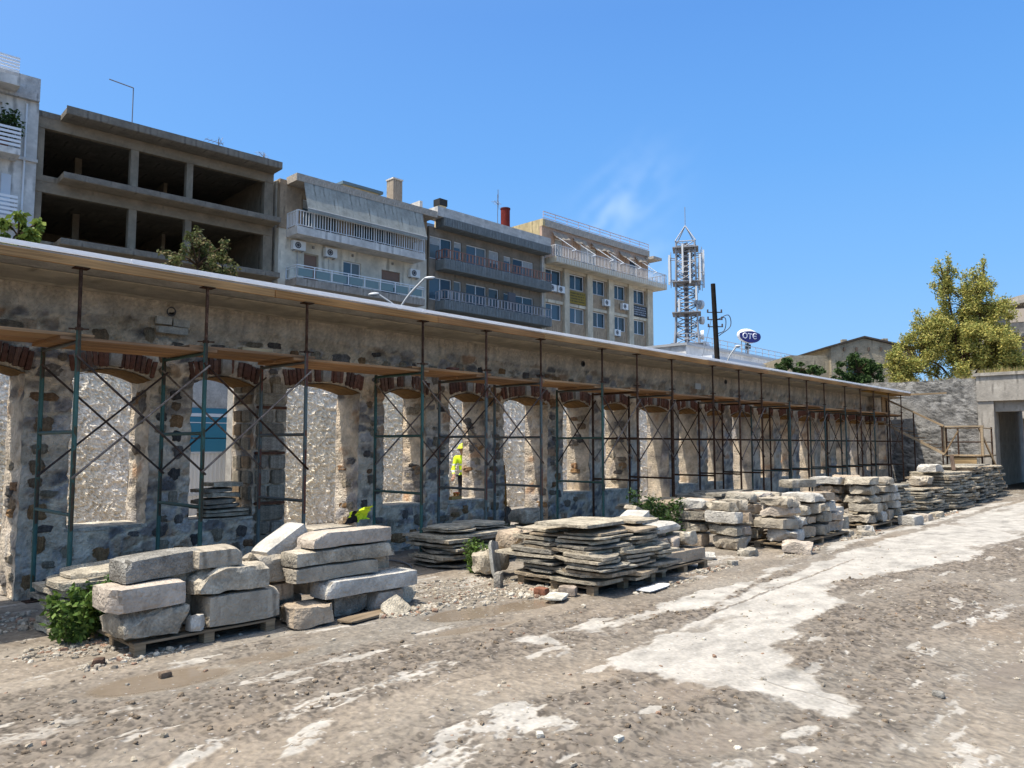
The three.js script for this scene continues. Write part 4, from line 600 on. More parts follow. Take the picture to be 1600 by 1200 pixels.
// ================================================================ THE WORKER between the walls
function surfaceNet(sd, lo, hi, cell) {
  const n = lo.map((v, i) => Math.ceil((hi[i] - v) / cell) + 1), [nx, ny, nz] = n, F = new Float32Array(nx * ny * nz), at = (i, j, k) => i + nx * (j + ny * k);
  for (let k = 0; k < nz; k++) for (let j = 0; j < ny; j++) for (let i = 0; i < nx; i++) F[at(i, j, k)] = sd(lo[0] + i * cell, lo[1] + j * cell, lo[2] + k * cell);
  const id = new Int32Array(nx * ny * nz).fill(-1), pos = [], idx = [];
  for (let k = 0; k < nz - 1; k++) for (let j = 0; j < ny - 1; j++) for (let i = 0; i < nx - 1; i++) {
    let c = 0, sx = 0, sy = 0, sz = 0; const v = (a, b, d) => F[at(i + a, j + b, k + d)];
    for (const [a, b, d, e, f, g] of EDGES) { const p = v(a, b, d), q = v(e, f, g); if ((p < 0) !== (q < 0)) { const t = p / (p - q); c++; sx += a + (e - a) * t; sy += b + (f - b) * t; sz += d + (g - d) * t; } }
    if (c) { id[at(i, j, k)] = pos.length / 3; pos.push(lo[0] + (i + sx / c) * cell, lo[1] + (j + sy / c) * cell, lo[2] + (k + sz / c) * cell); }
  }
  for (let k = 1; k < nz - 1; k++) for (let j = 1; j < ny - 1; j++) for (let i = 1; i < nx - 1; i++) {
    const a = F[at(i, j, k)] < 0;
    for (const [dx, dy, dz, u, w] of [[1, 0, 0, [0, -1, 0], [0, 0, -1]], [0, 1, 0, [0, 0, -1], [-1, 0, 0]], [0, 0, 1, [-1, 0, 0], [0, -1, 0]]]) {
      const b = F[at(i + dx, j + dy, k + dz)] < 0; if (a === b) continue; const q = [id[at(i, j, k)], id[at(i + u[0], j + u[1], k + u[2])], id[at(i + u[0] + w[0], j + u[1] + w[1], k + u[2] + w[2])], id[at(i + w[0], j + w[1], k + w[2])]]; if (q.some((e) => e < 0)) continue;
      a ? idx.push(q[0], q[1], q[2], q[0], q[2], q[3]) : idx.push(q[0], q[2], q[1], q[0], q[3], q[2]);
    }
  }
  const g = new THREE.BufferGeometry(); g.setAttribute('position', new THREE.Float32BufferAttribute(pos, 3)); g.setIndex(idx); g.computeVertexNormals(); return g;
}
const EDGES = []; for (let a = 0; a < 2; a++) for (let b = 0; b < 2; b++) EDGES.push([0, a, b, 1, a, b], [a, 0, b, a, 1, b], [a, b, 0, a, b, 1]);
const cap = (x, y, z, [ax, ay, az, ra], [bx2, by, bz, rb]) => { const ux = bx2 - ax, uy = by - ay, uz = bz - az, t = clamp(((x - ax) * ux + (y - ay) * uy + (z - az) * uz) / (ux * ux + uy * uy + uz * uz)); return Math.hypot(x - ax - t * ux, y - ay - t * uy, z - az - t * uz) - lerp(ra, rb, t); };
const smin = (a, b, k) => { const h = clamp(.5 + .5 * (b - a) / k); return lerp(b, a, h) - k * h * (1 - h); };
const field = (bones, k = .04) => (x, y, z) => { let d = 9; for (const [a, b] of bones) d = smin(d, cap(x, y, z, a, b), k); return d; };
{
  const per = thing('person', 'worker in yellow shirt and hard hat bending behind the sixth opening', 'person', [12.45, -.01, -12.9], 0);
  per.rotation.y = .55; // facing away to the left, leaning forward (local -x is forward)
  const hip = [0, .93, 0], chest = [-.16, 1.30, 0], neck = [-.24, 1.47, 0];
  const body = [[[0, .95, .07, .12], [0, .95, -.07, .12]], [[0, .95, 0, .13], [-.10, 1.18, 0, .125]], [[-.10, 1.18, 0, .125], [-.18, 1.36, 0, .13]], [[-.19, 1.40, .15, .07], [-.19, 1.40, -.15, .07]], [[-.21, 1.42, 0, .06], [-.27, 1.52, 0, .052]]];
  for (const s of [1, -1]) body.push([[0, .92, .09 * s, .088], [-.05 - .04 * s, .49, .11 * s, .06]], [[-.05 - .04 * s, .49, .11 * s, .056], [.02, .09, .12 * s, .042]], [[.02, .06, .12 * s, .045], [-.16, .04, .13 * s, .036]], [[-.19, 1.40, .19 * s, .056], [-.30, 1.14, .22 * s, .043]], [[-.30, 1.14, .22 * s, .042], [-.50, 1.02, .15 * s, .03]]);
  const fb = field(body), B = surfaceNet((x, y, z) => fb(x, y, z) + (y > .1 && y < 1.42 ? (fbm3(x * 14, y * 9, z * 14, 2, 3) - .5) * .028 : 0), [-.6, -.02, -.34], [.22, 1.6, .34], .016);
  const head = surfaceNet(field([[[-.30, 1.60, 0, .082], [-.28, 1.63, 0, .09]], [[-.345, 1.545, 0, .05], [-.31, 1.58, 0, .07]], [[-.375, 1.60, 0, .014], [-.398, 1.575, 0, .016]], [[-.29, 1.59, .088, .018], [-.285, 1.61, .088, .018]], [[-.29, 1.59, -.088, .018], [-.285, 1.61, -.088, .018]], [[-.372, 1.545, -.02, .012], [-.372, 1.545, .02, .012]]], .02), [-.46, 1.45, -.14], [-.14, 1.76, .14], .008);
  const hands = []; for (const s of [1, -1]) { const hx = -.53, hy = 1.0, hz = .145 * s, fin = [[[hx + .03, hy + .02, hz, .028], [hx - .05, hy - .03, hz, .03]]]; for (let f = 0; f < 4; f++) { const oz = (f - 1.5) * .019, L = [.036, .042, .04, .03][f]; fin.push([[hx - .06, hy - .035, hz + oz, .0095], [hx - .06 - L, hy - .06, hz + oz, .009]], [[hx - .06 - L, hy - .06, hz + oz, .009], [hx - .06 - L, hy - .10, hz + oz, .0078]]); } fin.push([[hx - .01, hy, hz - .026 * s, .012], [hx - .05, hy + .005, hz - .052 * s, .0105]], [[hx - .05, hy + .005, hz - .052 * s, .0105], [hx - .085, hy - .02, hz - .05 * s, .009]]); hands.push(surfaceNet(field(fin, .008), [hx - .16, hy - .14, hz - .08], [hx + .08, hy + .07, hz + .08], .005)); }
  const all = [B, head, ...hands].map((g) => strip(g)), g = mergeGeometries(all.map((q) => { q.deleteAttribute('uv'); return q; })), p = g.attributes.position, col = [];
  for (let i = 0; i < p.count; i++) { const x = p.getX(i), y = p.getY(i), arm = x < -.42 && y < 1.25, c = y > 1.475 || (arm && x < -.47) ? [.33, .2, .14] : y < .075 ? [.06, .045, .035] : y < 1.0 ? [.018, .018, .022] : (y > 1.09 && y < 1.135) || (y > 1.24 && y < 1.28) ? [.55, .56, .55] : [.55, .74, .03]; col.push(...c); }
  g.setAttribute('color', new THREE.Float32BufferAttribute(col, 3)); part('body', g, mat(1, 1, 1, { vc: true, rough: .8 }), per);
  const hat = new THREE.SphereGeometry(.118, 24, 12, 0, 6.3, 0, 1.5); hat.scale(1.08, .95, .95); hat.translate(-.285, 1.63, 0); const brim = new THREE.CylinderGeometry(.15, .155, .012, 24); brim.scale(1.1, 1, .9); brim.translate(-.31, 1.637, 0); const rib = new THREE.TorusGeometry(.118, .012, 6, 20, 3.1); rib.translate(-.285, 1.635, 0); part('hard_hat', [hat, brim, rib].map((q) => { const s = strip(q); return s; }), mat(.75, .82, .03, { rough: .4 }), per);
  part('belt', (() => { const t = new THREE.TorusGeometry(.155, .02, 6, 24); t.rotateX(Math.PI / 2); t.scale(.95, 1.2, 1.3); t.translate(-.01, 1.0, 0); return strip(t); })(), mat(.02, .02, .022), per);
  // things beside the worker
  const M = mat(.72, .33, .05, { rough: .5, map: rep(PAINT, 1) });
  const tool = thing('hand_float', 'cream and orange plastering float lying on the sill of the sixth opening', 'tool', [9.42, SILL + .022, -10.05], .25); part('board', bx(-.2, .12, 0, .05, -.08, .08), mat(.66, .47, .2, { map: rep(WOODT, 1) }), tool); part('handle', [bx(.0, .03, .05, .09, -.02, .02), bx(.1, .13, .05, .09, -.02, .02), rod(V(-.02, .1, 0), V(.15, .1, 0), .022)], M, tool);
  const post = thing('timber_post', 'orange-brown weathered post standing in the seventh opening', 'post', [10.8, 0, -10.1], .2); part('shaft', (() => { const q = rockGeo(.085, 1.38, .075, { seed: 12, seg: .08, rough: .02, chips: 4, round: .02 }); q.rotateZ(.06); return q; })(), mat(.46, .22, .06, { map: rep(WOODT, .4, 1), bump: rep(COARSE, .3), bs: .02 }), post); part('foot', rockGeo(.26, .55, .2, { seed: 14, seg: .06, rough: .05, chips: 8, round: .06 }), mat(.16, .13, .11, { map: rep(SPECK, .3) }), post);
}
// ================================================================ THE BUILDINGS along the street behind the wall
const GLASS = mat(.03, .05, .065, { rough: .06 }), GLASS_B = mat(.09, .16, .20, { rough: .08 }), FRAME_W = mat(.72, .73, .73, { rough: .5 }), CURTAIN = mat(.55, .58, .60, { rough: .9, map: rep(STREAK, .8) });
const WHITE_W = mat(.80, .79, .77, { map: rep(STREAK, 4), bump: rep(GRAIN, 1), bs: .004 }), DARKM = mat(.05, .05, .055, { rough: .6 }), GREYM = mat(.35, .36, .37, { rough: .5 });
const GLV = [GLASS, mat(.05, .06, .06, { rough: .12 }), mat(.02, .03, .045, { rough: .05 }), mat(.12, .14, .14, { rough: .25 }), mat(.07, .11, .14, { rough: .1 })]; let glassTurn = 0;
const bpart = (g, name, m, ...b) => part(name, bx(...b), m, g);
function wallWith(g, x0, x1, y0, y1, z0, z1, holes, m, name = 'wall') { // a wall slab with real openings: horizontal bands and piers
  const ys = [...new Set([y0, y1, ...holes.flatMap((h) => [h[2], h[3]])])].sort((a, b) => a - b), l = [];
  for (let j = 0; j < ys.length - 1; j++) { const a = ys[j], b = ys[j + 1], hs = holes.filter((h) => h[2] <= a + 1e-6 && h[3] >= b - 1e-6).sort((p, q) => p[0] - q[0]); let x = x0; for (const h of hs) { if (h[0] > x) l.push(bx(x, h[0], a, b, z0, z1)); x = h[1]; } if (x < x1) l.push(bx(x, x1, a, b, z0, z1)); }
  return part(name, l, m, g);
}
function windowAt(g, x0, x1, y0, y1, zf, o = {}) { // frame set back in its opening, panes behind
  const n = o.n ?? 2, w = part(o.name ?? 'window', [bx(x0, x1, y1 - .07, y1, zf - .07, zf), bx(x0, x1, y0, y0 + .07, zf - .07, zf), ...Array.from({ length: n + 1 }, (_, i) => { const c = x0 + (x1 - x0) * i / n; return bx(clamp(c - .035, x0, x1 - .07), clamp(c - .035, x0, x1 - .07) + .07, y0 + .07, y1 - .07, zf - .07, zf); })], o.frame ?? FRAME_W, g);
  for (let i = 0; i < n; i++) { const a = x0 + (x1 - x0) * i / n + .03, b = x0 + (x1 - x0) * (i + 1) / n - .03; part('pane', bx(a, b, y0 + .05, y1 - .05, zf - .055, zf - .04 - (i % 2) * .004), o.glass && o.glass !== GLASS_B ? o.glass : GLV[(glassTurn = (glassTurn * 3 + 7 + i) % 31) % 5], w); if (!o.glass && glassTurn % 4 === 0) part('blind', bx(a, b, lerp(y0, y1, .35 + .1 * (glassTurn % 5)), y1 - .05, zf - .036, zf - .03), CURTAIN, w); if (o.curtain && i % 2 === o.curtain - 1) part('curtain', bx(a, b, y0 + .05, y1 - .05, zf - .2, zf - .18), CURTAIN, w); }
  return w;
}
function railing(g, pts, y, h, step, m, o = {}) { const l = []; for (let i = 0; i < pts.length - 1; i++) { const [ax, az] = pts[i], [cx, cz] = pts[i + 1], L = Math.hypot(cx - ax, cz - az), n = Math.max(1, Math.round(L / step)); l.push(bar(V(ax, y + h, az), V(cx, y + h, cz), .06, .05), bar(V(ax, y + .1, az), V(cx, y + .1, cz), .04, .04)); if (o.mid) l.push(bar(V(ax, y + h * o.mid, az), V(cx, y + h * o.mid, cz), .04, .04)); for (let k = 0; k <= n; k++) { const x = lerp(ax, cx, k / n), z = lerp(az, cz, k / n), f = o.post && k % o.post === 0; l.push(bx(x - (f ? .03 : (o.w ?? .022)), x + (f ? .03 : (o.w ?? .022)), y + (f ? 0 : .1), y + h, z - .02, z + .02)); } } return part('railing', l, m, g); }
function acUnit(g, x, y, z, turn = 0) { const a = part('air_conditioner', bx(x - .42, x + .42, y - .28, y + .28, z, z + .32), mat(.74, .74, .71, { rough: .6 }), g); const f = new THREE.CylinderGeometry(.2, .2, .02, 20); f.rotateX(Math.PI / 2); f.translate(x - .1, y, z + .325); part('fan_grille', strip(f), DARKM, a); const hub = new THREE.TorusGeometry(.12, .014, 5, 16); hub.translate(x - .1, y, z + .34); part('fan_guard', strip(hub), mat(.6, .6, .6), a); part('bracket', [bx(x - .32, x - .28, y - .36, y - .28, z - .02, z + .3), bx(x + .28, x + .32, y - .36, y - .28, z - .02, z + .3)], GREYM, a); }
function antenna(x, y, z, h, label, kind, ry = 0) { const a = thing('tv_antenna', label, 'antenna', [x, y, z], ry), m = mat(.20, .20, .21, { metal: .5, rough: .5 }); part('mast', rod(V(0, 0, 0), V(0, h, 0), .028, 6), m, a); if (kind === 0) { part('boom', rod(V(0, h, 0), V(-1.25, h + .05, 0), .03, 6), m, a); } else { part('boom', rod(V(-.8, h * .8, 0), V(.3, h * .8, 0), .018, 5), m, a); part('elements', [-.75, -.5, -.25, 0, .2].map((q) => rod(V(q, h * .8, -.28), V(q, h * .8, .28), .011, 4)), m, a); part('reflector', [rod(V(-.05, h * .55, 0), V(.25, h * 1.12, 0), .014, 4), rod(V(.0, h * 1.1, 0), V(.3, h * .7, 0), .014, 4)], m, a); } }
const T1 = -.082, O1 = [11.79, 0, -42.58], loc = (o, t, x, y, z) => [o[0] + Math.cos(t) * x + Math.sin(t) * z, y, o[2] - Math.sin(t) * x + Math.cos(t) * z];
// --- unfinished concrete frame
{
  const g = thing('concrete_frame_building', 'bare unfinished concrete building with open dark floors', 'building', O1, T1);
  const C = mat(.36, .305, .235, { map: rep(STREAK, 3.5), bump: rep(GRAIN, 1.2), bs: .01 }), D = mat(.27, .245, .21, { map: rep(STREAK, 2.4), bump: rep(COARSE, 1.2), bs: .03 }), I = C;
  [18.12, 14.84, 11.52, 8.2, 4.9].forEach((y, k) => {
    const top = y + .3; part('floor_slab', [bx(-.45, 12.06, y, top, -11, -.001), bx(.55, 12.0, y + .005, top + .004, -.001, 1.2)], k ? C : D, g); bpart(g, 'slab_edge', D, .552, 11.99, y + .03, top + (k ? .02 : .12), 1.2, 1.24);
    bpart(g, 'edge_beam', C, -.44, 12.05, y - .55, y, -.32, -.02); 
  });
  for (const x of [[-.45, -.1], [3.95, 4.35], [6.9, 7.25], [11.5, 12.06]]) { bpart(g, 'column', C, x[0], x[1], 0, 18.1, -.42, -.06); }
  for (const x of [2.4, 8.6]) bpart(g, 'inner_column', C, x, x + .35, 0, 18.1, -5.4, -5.02);
  bpart(g, 'side_wall', I, -.45, -.25, 0, 18.1, -11, -.44); bpart(g, 'side_wall', C, 11.82, 12.06, 0, 18.1, -11, -.44); bpart(g, 'back_wall', I, -.25, 11.82, 0, 18.1, -11, -10.8); bpart(g, 'stair_wall', I, 7.6, 7.8, 0, 18.1, -10.8, -6);
  antenna(...loc(O1, T1, 4.06, 18.42, -.5), 2.75, 'tall rooftop pole with a single long arm on the concrete frame', 0); antenna(...loc(O1, T1, 8.8, 18.42, -.5), 1.2, 'small comb antenna on the right of the concrete frame roof', 1); antenna(...loc(O1, T1, 11.5, 18.42, -.3), .95, 'bent little antenna at the right corner of the concrete frame', 1, .7);
}
// --- white block at the left edge
{
  const g = thing('white_apartment_block', 'white apartment block with balconies cut by the left edge of the picture', 'building', O1, T1), holes = [[-3.4, -2.0, 12.4, 14.9], [-3.4, -2, 9, 11.6], [-3.4, -2, 15.9, 18.2]];
  wallWith(g, -8, -.47, 0, 18.6, -.25, .35, holes, WHITE_W); part('side_wall', bx(-.75, -.47, 0, 18.6, -11, -.25), WHITE_W, g); bpart(g, 'parapet', mat(.58, .59, .60, { map: rep(STREAK, 1.6), bump: rep(COARSE, 1), bs: .02 }), -8, -.5, 18.6, 19.75, -.2, .6); bpart(g, 'roof', WHITE_W, -8, -.76, 18.3, 18.55, -11, -.26);
  for (const h of holes) windowAt(g, h[0], h[1], h[2], h[3], .1, { n: 2 });
  for (const y of [15.4, 12.1, 8.8]) { bpart(g, 'balcony_slab', WHITE_W, -8, -1.35, y, y + .3, .35, 1.5); const l = []; for (let k = 0; k < 5; k++) l.push(bx(-8, -1.35, y + .4 + k * .2, y + .52 + k * .2, 1.42, 1.46), bx(-1.39, -1.35, y + .4 + k * .2, y + .52 + k * .2, .4, 1.42)); part('balcony_rail', l, FRAME_W, g); bpart(g, 'ledge', WHITE_W, -1.3, -.44, y + .15, y + .3, .35, .5); }
  bpart(g, 'roof_balcony', WHITE_W, -8, -1.5, 18.75, 19.2, .6, 1.5); const l = []; for (let k = 0; k < 5; k++) l.push(bx(-8, -1.4, 19.8 + k * .16, 19.9 + k * .16, .5, .55)); part('roof_rail', l, FRAME_W, g); part('drain_pipe', [rod(V(-1.0, 9, .42), V(-1.0, 18.4, .42), .05)], FRAME_W, g); bpart(g, 'shutter', mat(.62, .65, .68), -1.9, -1.5, 12.4, 14.7, .36, .42);
  acUnit(g, -1.95, 15.75, .55);
  const p = thing('potted_shrub', 'dark green potted shrub on the white balcony at the left edge', 'plant', loc(O1, T1, -2.0, 15.71, .9)); const R = rngOf(71); const pot = new THREE.CylinderGeometry(.28, .2, .4, 14); pot.translate(0, .2, 0); part('pot', strip(pot), mat(.3, .14, .09), p); part('foliage', leafCloud(R, [[0, 1.2, 0, .45, .75, .45], [.25, 1.6, .1, .35, .5, .35], [.5, 1.1, .2, .3, .4, .3]], 900, .16, DKGREEN, .1), LEAF(1, 1, 1), p);
}
// --- cream block with the long awning
const T2 = -.0384, O2 = [24.03, 0, -41.32];
{
  const g = thing('cream_apartment_block', 'cream apartment block with a long grey awning and two balconies', 'building', O2, T2);
  const CR = mat(.86, .80, .68, { map: rep(STREAK, 5), bump: rep(GRAIN, 1.5), bs: .004 }), TAN = mat(.47, .37, .27, { map: rep(STREAK, 2.5), bump: rep(GRAIN, 1), bs: .01 }), SH = mat(.25, .16, .12, { bump: rep(WOODT, 1, .5), bs: .01 }), ROOFE = mat(.55, .50, .44, { map: rep(STREAK, .9), bump: rep(COARSE, .8), bs: .03 });
  const holes = [[1.75, 2.78, 11.6, 13.6], [4.6, 5.95, 11.6, 13.6], [7.6, 9.15, 11.6, 13.5]];
  wallWith(g, .02, 11.46, 0, 14.85, -.3, 0, holes, CR); wallWith(g, .02, 11.46, 14.85, 17.9, -.3, .002, [[1.6, 4.2, 14.86, 17], [5.4, 8.8, 14.86, 17]], TAN, 'upper_wall'); part('upper_left_wall', bx(.02, .5, 14.87, 17.88, .004, .05), TAN, g);
  part('side_walls', [bx(.02, .3, 0, 17.9, -11, -.3), bx(11.2, 11.46, 0, 17.9, -11, -.3)], CR, g); bpart(g, 'roof', ROOFE, .3, 11.2, 17.5, 17.85, -11, -.3); bpart(g, 'back_wall', CR, .3, 11.2, 0, 17.5, -11, -10.8);
  bpart(g, 'roof_canopy', ROOFE, .45, 11.4, 17.6, 18.05, .003, 1.25);
  windowAt(g, 1.75, 2.78, 11.6, 13.6, -.1, { n: 1, glass: SH, frame: mat(.42, .36, .27) }); windowAt(g, 4.6, 5.95, 11.6, 13.6, -.12, { n: 2, glass: GLASS_B, curtain: 1 }); windowAt(g, 7.6, 9.15, 11.6, 13.5, -.15, { n: 1 }); bpart(g, 'roller_shutter', SH, 7.6, 9.15, 12.9, 13.48, -.14, -.1);
  windowAt(g, 1.6, 4.2, 14.86, 17, -.15, { n: 3 }); windowAt(g, 5.4, 8.8, 14.86, 17, -.15, { n: 4 });
  bpart(g, 'balcony_slab', WHITE_W, .5, 10.25, 14.32, 14.8, .004, 1.35); bpart(g, 'balcony_slab', mat(.42, .38, .34, { map: rep(STREAK, 2) }), .5, 10.25, 11.2, 11.64, .004, 1.35);
  railing(g, [[.54, .05], [.54, 1.3], [10.2, 1.3], [10.2, .05]], 14.8, .98, .19, FRAME_W, { post: 6 }); railing(g, [[.54, .05], [.54, 1.3], [10.2, 1.3], [10.2, .05]], 11.64, .8, 1.2, FRAME_W, { mid: .82, w: .03 });
  for (let k = 0; k < 8; k++) bpart(g, 'glass_panel', mat(.16, .22, .21, { rough: .12 }), .66 + k * 1.2, 1.62 + k * 1.2, 11.8, 12.26, 1.29, 1.31);
  acUnit(g, 1.25, 14.0 - .1, .02); acUnit(g, 3.5, 13.85, .02); acUnit(g, 10.2, 13.6, .02); for (const x of [2.3, 5.2, 8.4]) bpart(g, 'lamp', mat(.3, .28, .25), x, x + .12, 13.95, 14.1, .01, .12); part('cable', [rod(V(1.3, 11.7, .05), V(1.25, 13.6, .05), .02, 5), rod(V(3.5, 12.4, .04), V(3.5, 13.5, .04), .015, 5)], GREYM, g);
  // awning panels
  const AW = mat(.50, .53, .51, { map: rep(STREAK, 2.6), rough: .9, trans: .25, double: true }), xs = [.95, 3.2, 5.5, 7.8, 10.1];
  for (let k = 0; k < 4; k++) { const N = 12, q = new THREE.PlaneGeometry(1, 1, N, 8), p = q.attributes.position; for (let i = 0; i < p.count; i++) { const u = p.getX(i) + .5, v = p.getY(i) + .5; p.setXYZ(i, lerp(xs[k], xs[k + 1] - .015, u), lerp(15.85, 17.62, v) - .05 * Math.sin(Math.PI * u) * (1 - v) + .012 * Math.sin(u * 19 + k), lerp(1.75, 1.22, v) - .03 * Math.sin(Math.PI * v)); } q.computeVertexNormals(); const a = part('awning_panel', boxUV(strip(q)), AW, g); part('valance', bx(xs[k], xs[k + 1] - .015, 15.66, 15.85, 1.745, 1.755), AW, a); part('front_bar', rod(V(xs[k], 15.86, 1.75), V(xs[k + 1] - .01, 15.86, 1.75), .03, 6), GREYM, a); }
  const ch = part('chimney', bx(9.65, 10.45, 17.86, 20.7, -2.4, -1.6), mat(.42, .36, .29, { map: rep(STREAK, 1.5), bump: rep(GRAIN, .6), bs: .01 }), g); part('cap', bx(9.6, 10.5, 20.7, 20.8, -2.45, -1.55), WHITE_W, ch);
  part('roof_hut', [bx(7.2, 10.2, 17.86, 20.3, -7, -4.2)], mat(.60, .50, .28, { map: rep(STREAK, 2) }), g); part('hut_roof', bx(7.0, 10.5, 20.3, 20.5, -7.2, -4), mat(.12, .17, .20), g); bpart(g, 'party_wall', WHITE_W, 11.2, 11.44, 17.86, 19.2, -5, -.5);
}
// --- dark block with ribbed balconies
const T3 = -.0297, O3 = [35.58, 0, -40.79];
{
  const g = thing('grey_balcony_block', 'brown-grey block with ribbed balcony fronts and wide dark windows', 'building', O3, T3);
  const W3 = mat(.33, .285, .235, { map: rep(STREAK, 4), bump: rep(GRAIN, 1), bs: .006 }), RIB = mat(.25, .28, .295, { map: rep(STREAK, 2) }), BR = mat(.26, .13, .09, { rough: .7 });
  const A = [[.1, 2.2, 15, 16.65], [2.4, 3.15, 14.92, 16.65], [3.62, 5.7, 15, 16.65], [5.95, 7.05, 14.92, 16.65], [7.58, 8.4, 15, 16.5], [8.6, 11, 15, 16.5]], Bq = A.map((h) => [h[0], h[1], h[2] - 2.97, h[3] - 2.95]);
  wallWith(g, .02, 12.1, 0, 17.3, -.3, 0, [...A, ...Bq], W3); part('side_walls', [bx(.02, .3, 0, 17.3, -11, -.3), bx(11.8, 12.1, 0, 17.3, -11, -.3)], W3, g); bpart(g, 'roof', W3, .3, 11.8, 17, 17.25, -11, -.3); bpart(g, 'back_wall', W3, .3, 11.8, 0, 17, -11, -10.8);
  A.forEach((h, i) => windowAt(g, h[0], h[1], h[2], h[3], -.1, { n: h[1] - h[0] > 1.3 ? 2 : 1, frame: i === 4 || i === 5 ? FRAME_W : FRAME_W })); Bq.forEach((h, i) => windowAt(g, h[0], h[1], h[2], h[3], -.1, { n: h[1] - h[0] > 1.3 ? 2 : 1, glass: i < 4 ? GLASS_B : GLASS, curtain: i < 4 ? 2 : 0 }));
  const ribs = (y0, y1) => { const l = [bx(.62, 12.05, y0, y1, .01, 1.06)]; for (let x = .66; x < 12; x += .16) l.push(bx(x, x + .1, y0 + .03, y1 - .03, 1.06, 1.09)); for (let z = .1; z < 1; z += .16) l.push(bx(.59, .62, y0 + .03, y1 - .03, z, z + .1)); part('ribbed_front', l, RIB, g); };
  ribs(17.22, 17.85); ribs(14.14, 14.88); ribs(11.25, 11.92); ribs(8.2, 8.9);
  bpart(g, 'parapet', mat(.66, .66, .65, { map: rep(STREAK, 2) }), .02, 12.1, 17.86, 18.55, -.3, .95); part('roof_terrace_wall', bx(.3, 5, 17.3, 18.9, -4, -3.7), mat(.16, .22, .28), g);
  railing(g, [[.66, .05], [.66, 1.02], [12, 1.02]], 14.88, .68, .33, BR, { w: .07, post: 3 }); railing(g, [[.66, .05], [.66, 1.02], [12, 1.02]], 11.92, .7, .33, mat(.34, .33, .34), { w: .06, post: 3 }); part('handrail', [bar(V(.66, 12.66, 1.02), V(12, 12.66, 1.02), .09, .05)], DARKM, g);
  const c = part('chimney', bx(2.1, 2.75, 17.3, 19.6, -1.9, -1.3), mat(.60, .48, .30), g); part('cap', bx(2.04, 2.81, 19.6, 20.1, -1.96, -1.24), mat(.04, .04, .04), c); bpart(g, 'screen', mat(.13, .13, .14), 7.5, 8.3, 11.95, 13.5, .5, .6);
  bpart(g, 'party_column', WHITE_W, 11.85, 12.12, 0, 17.2, .005, .2);
}
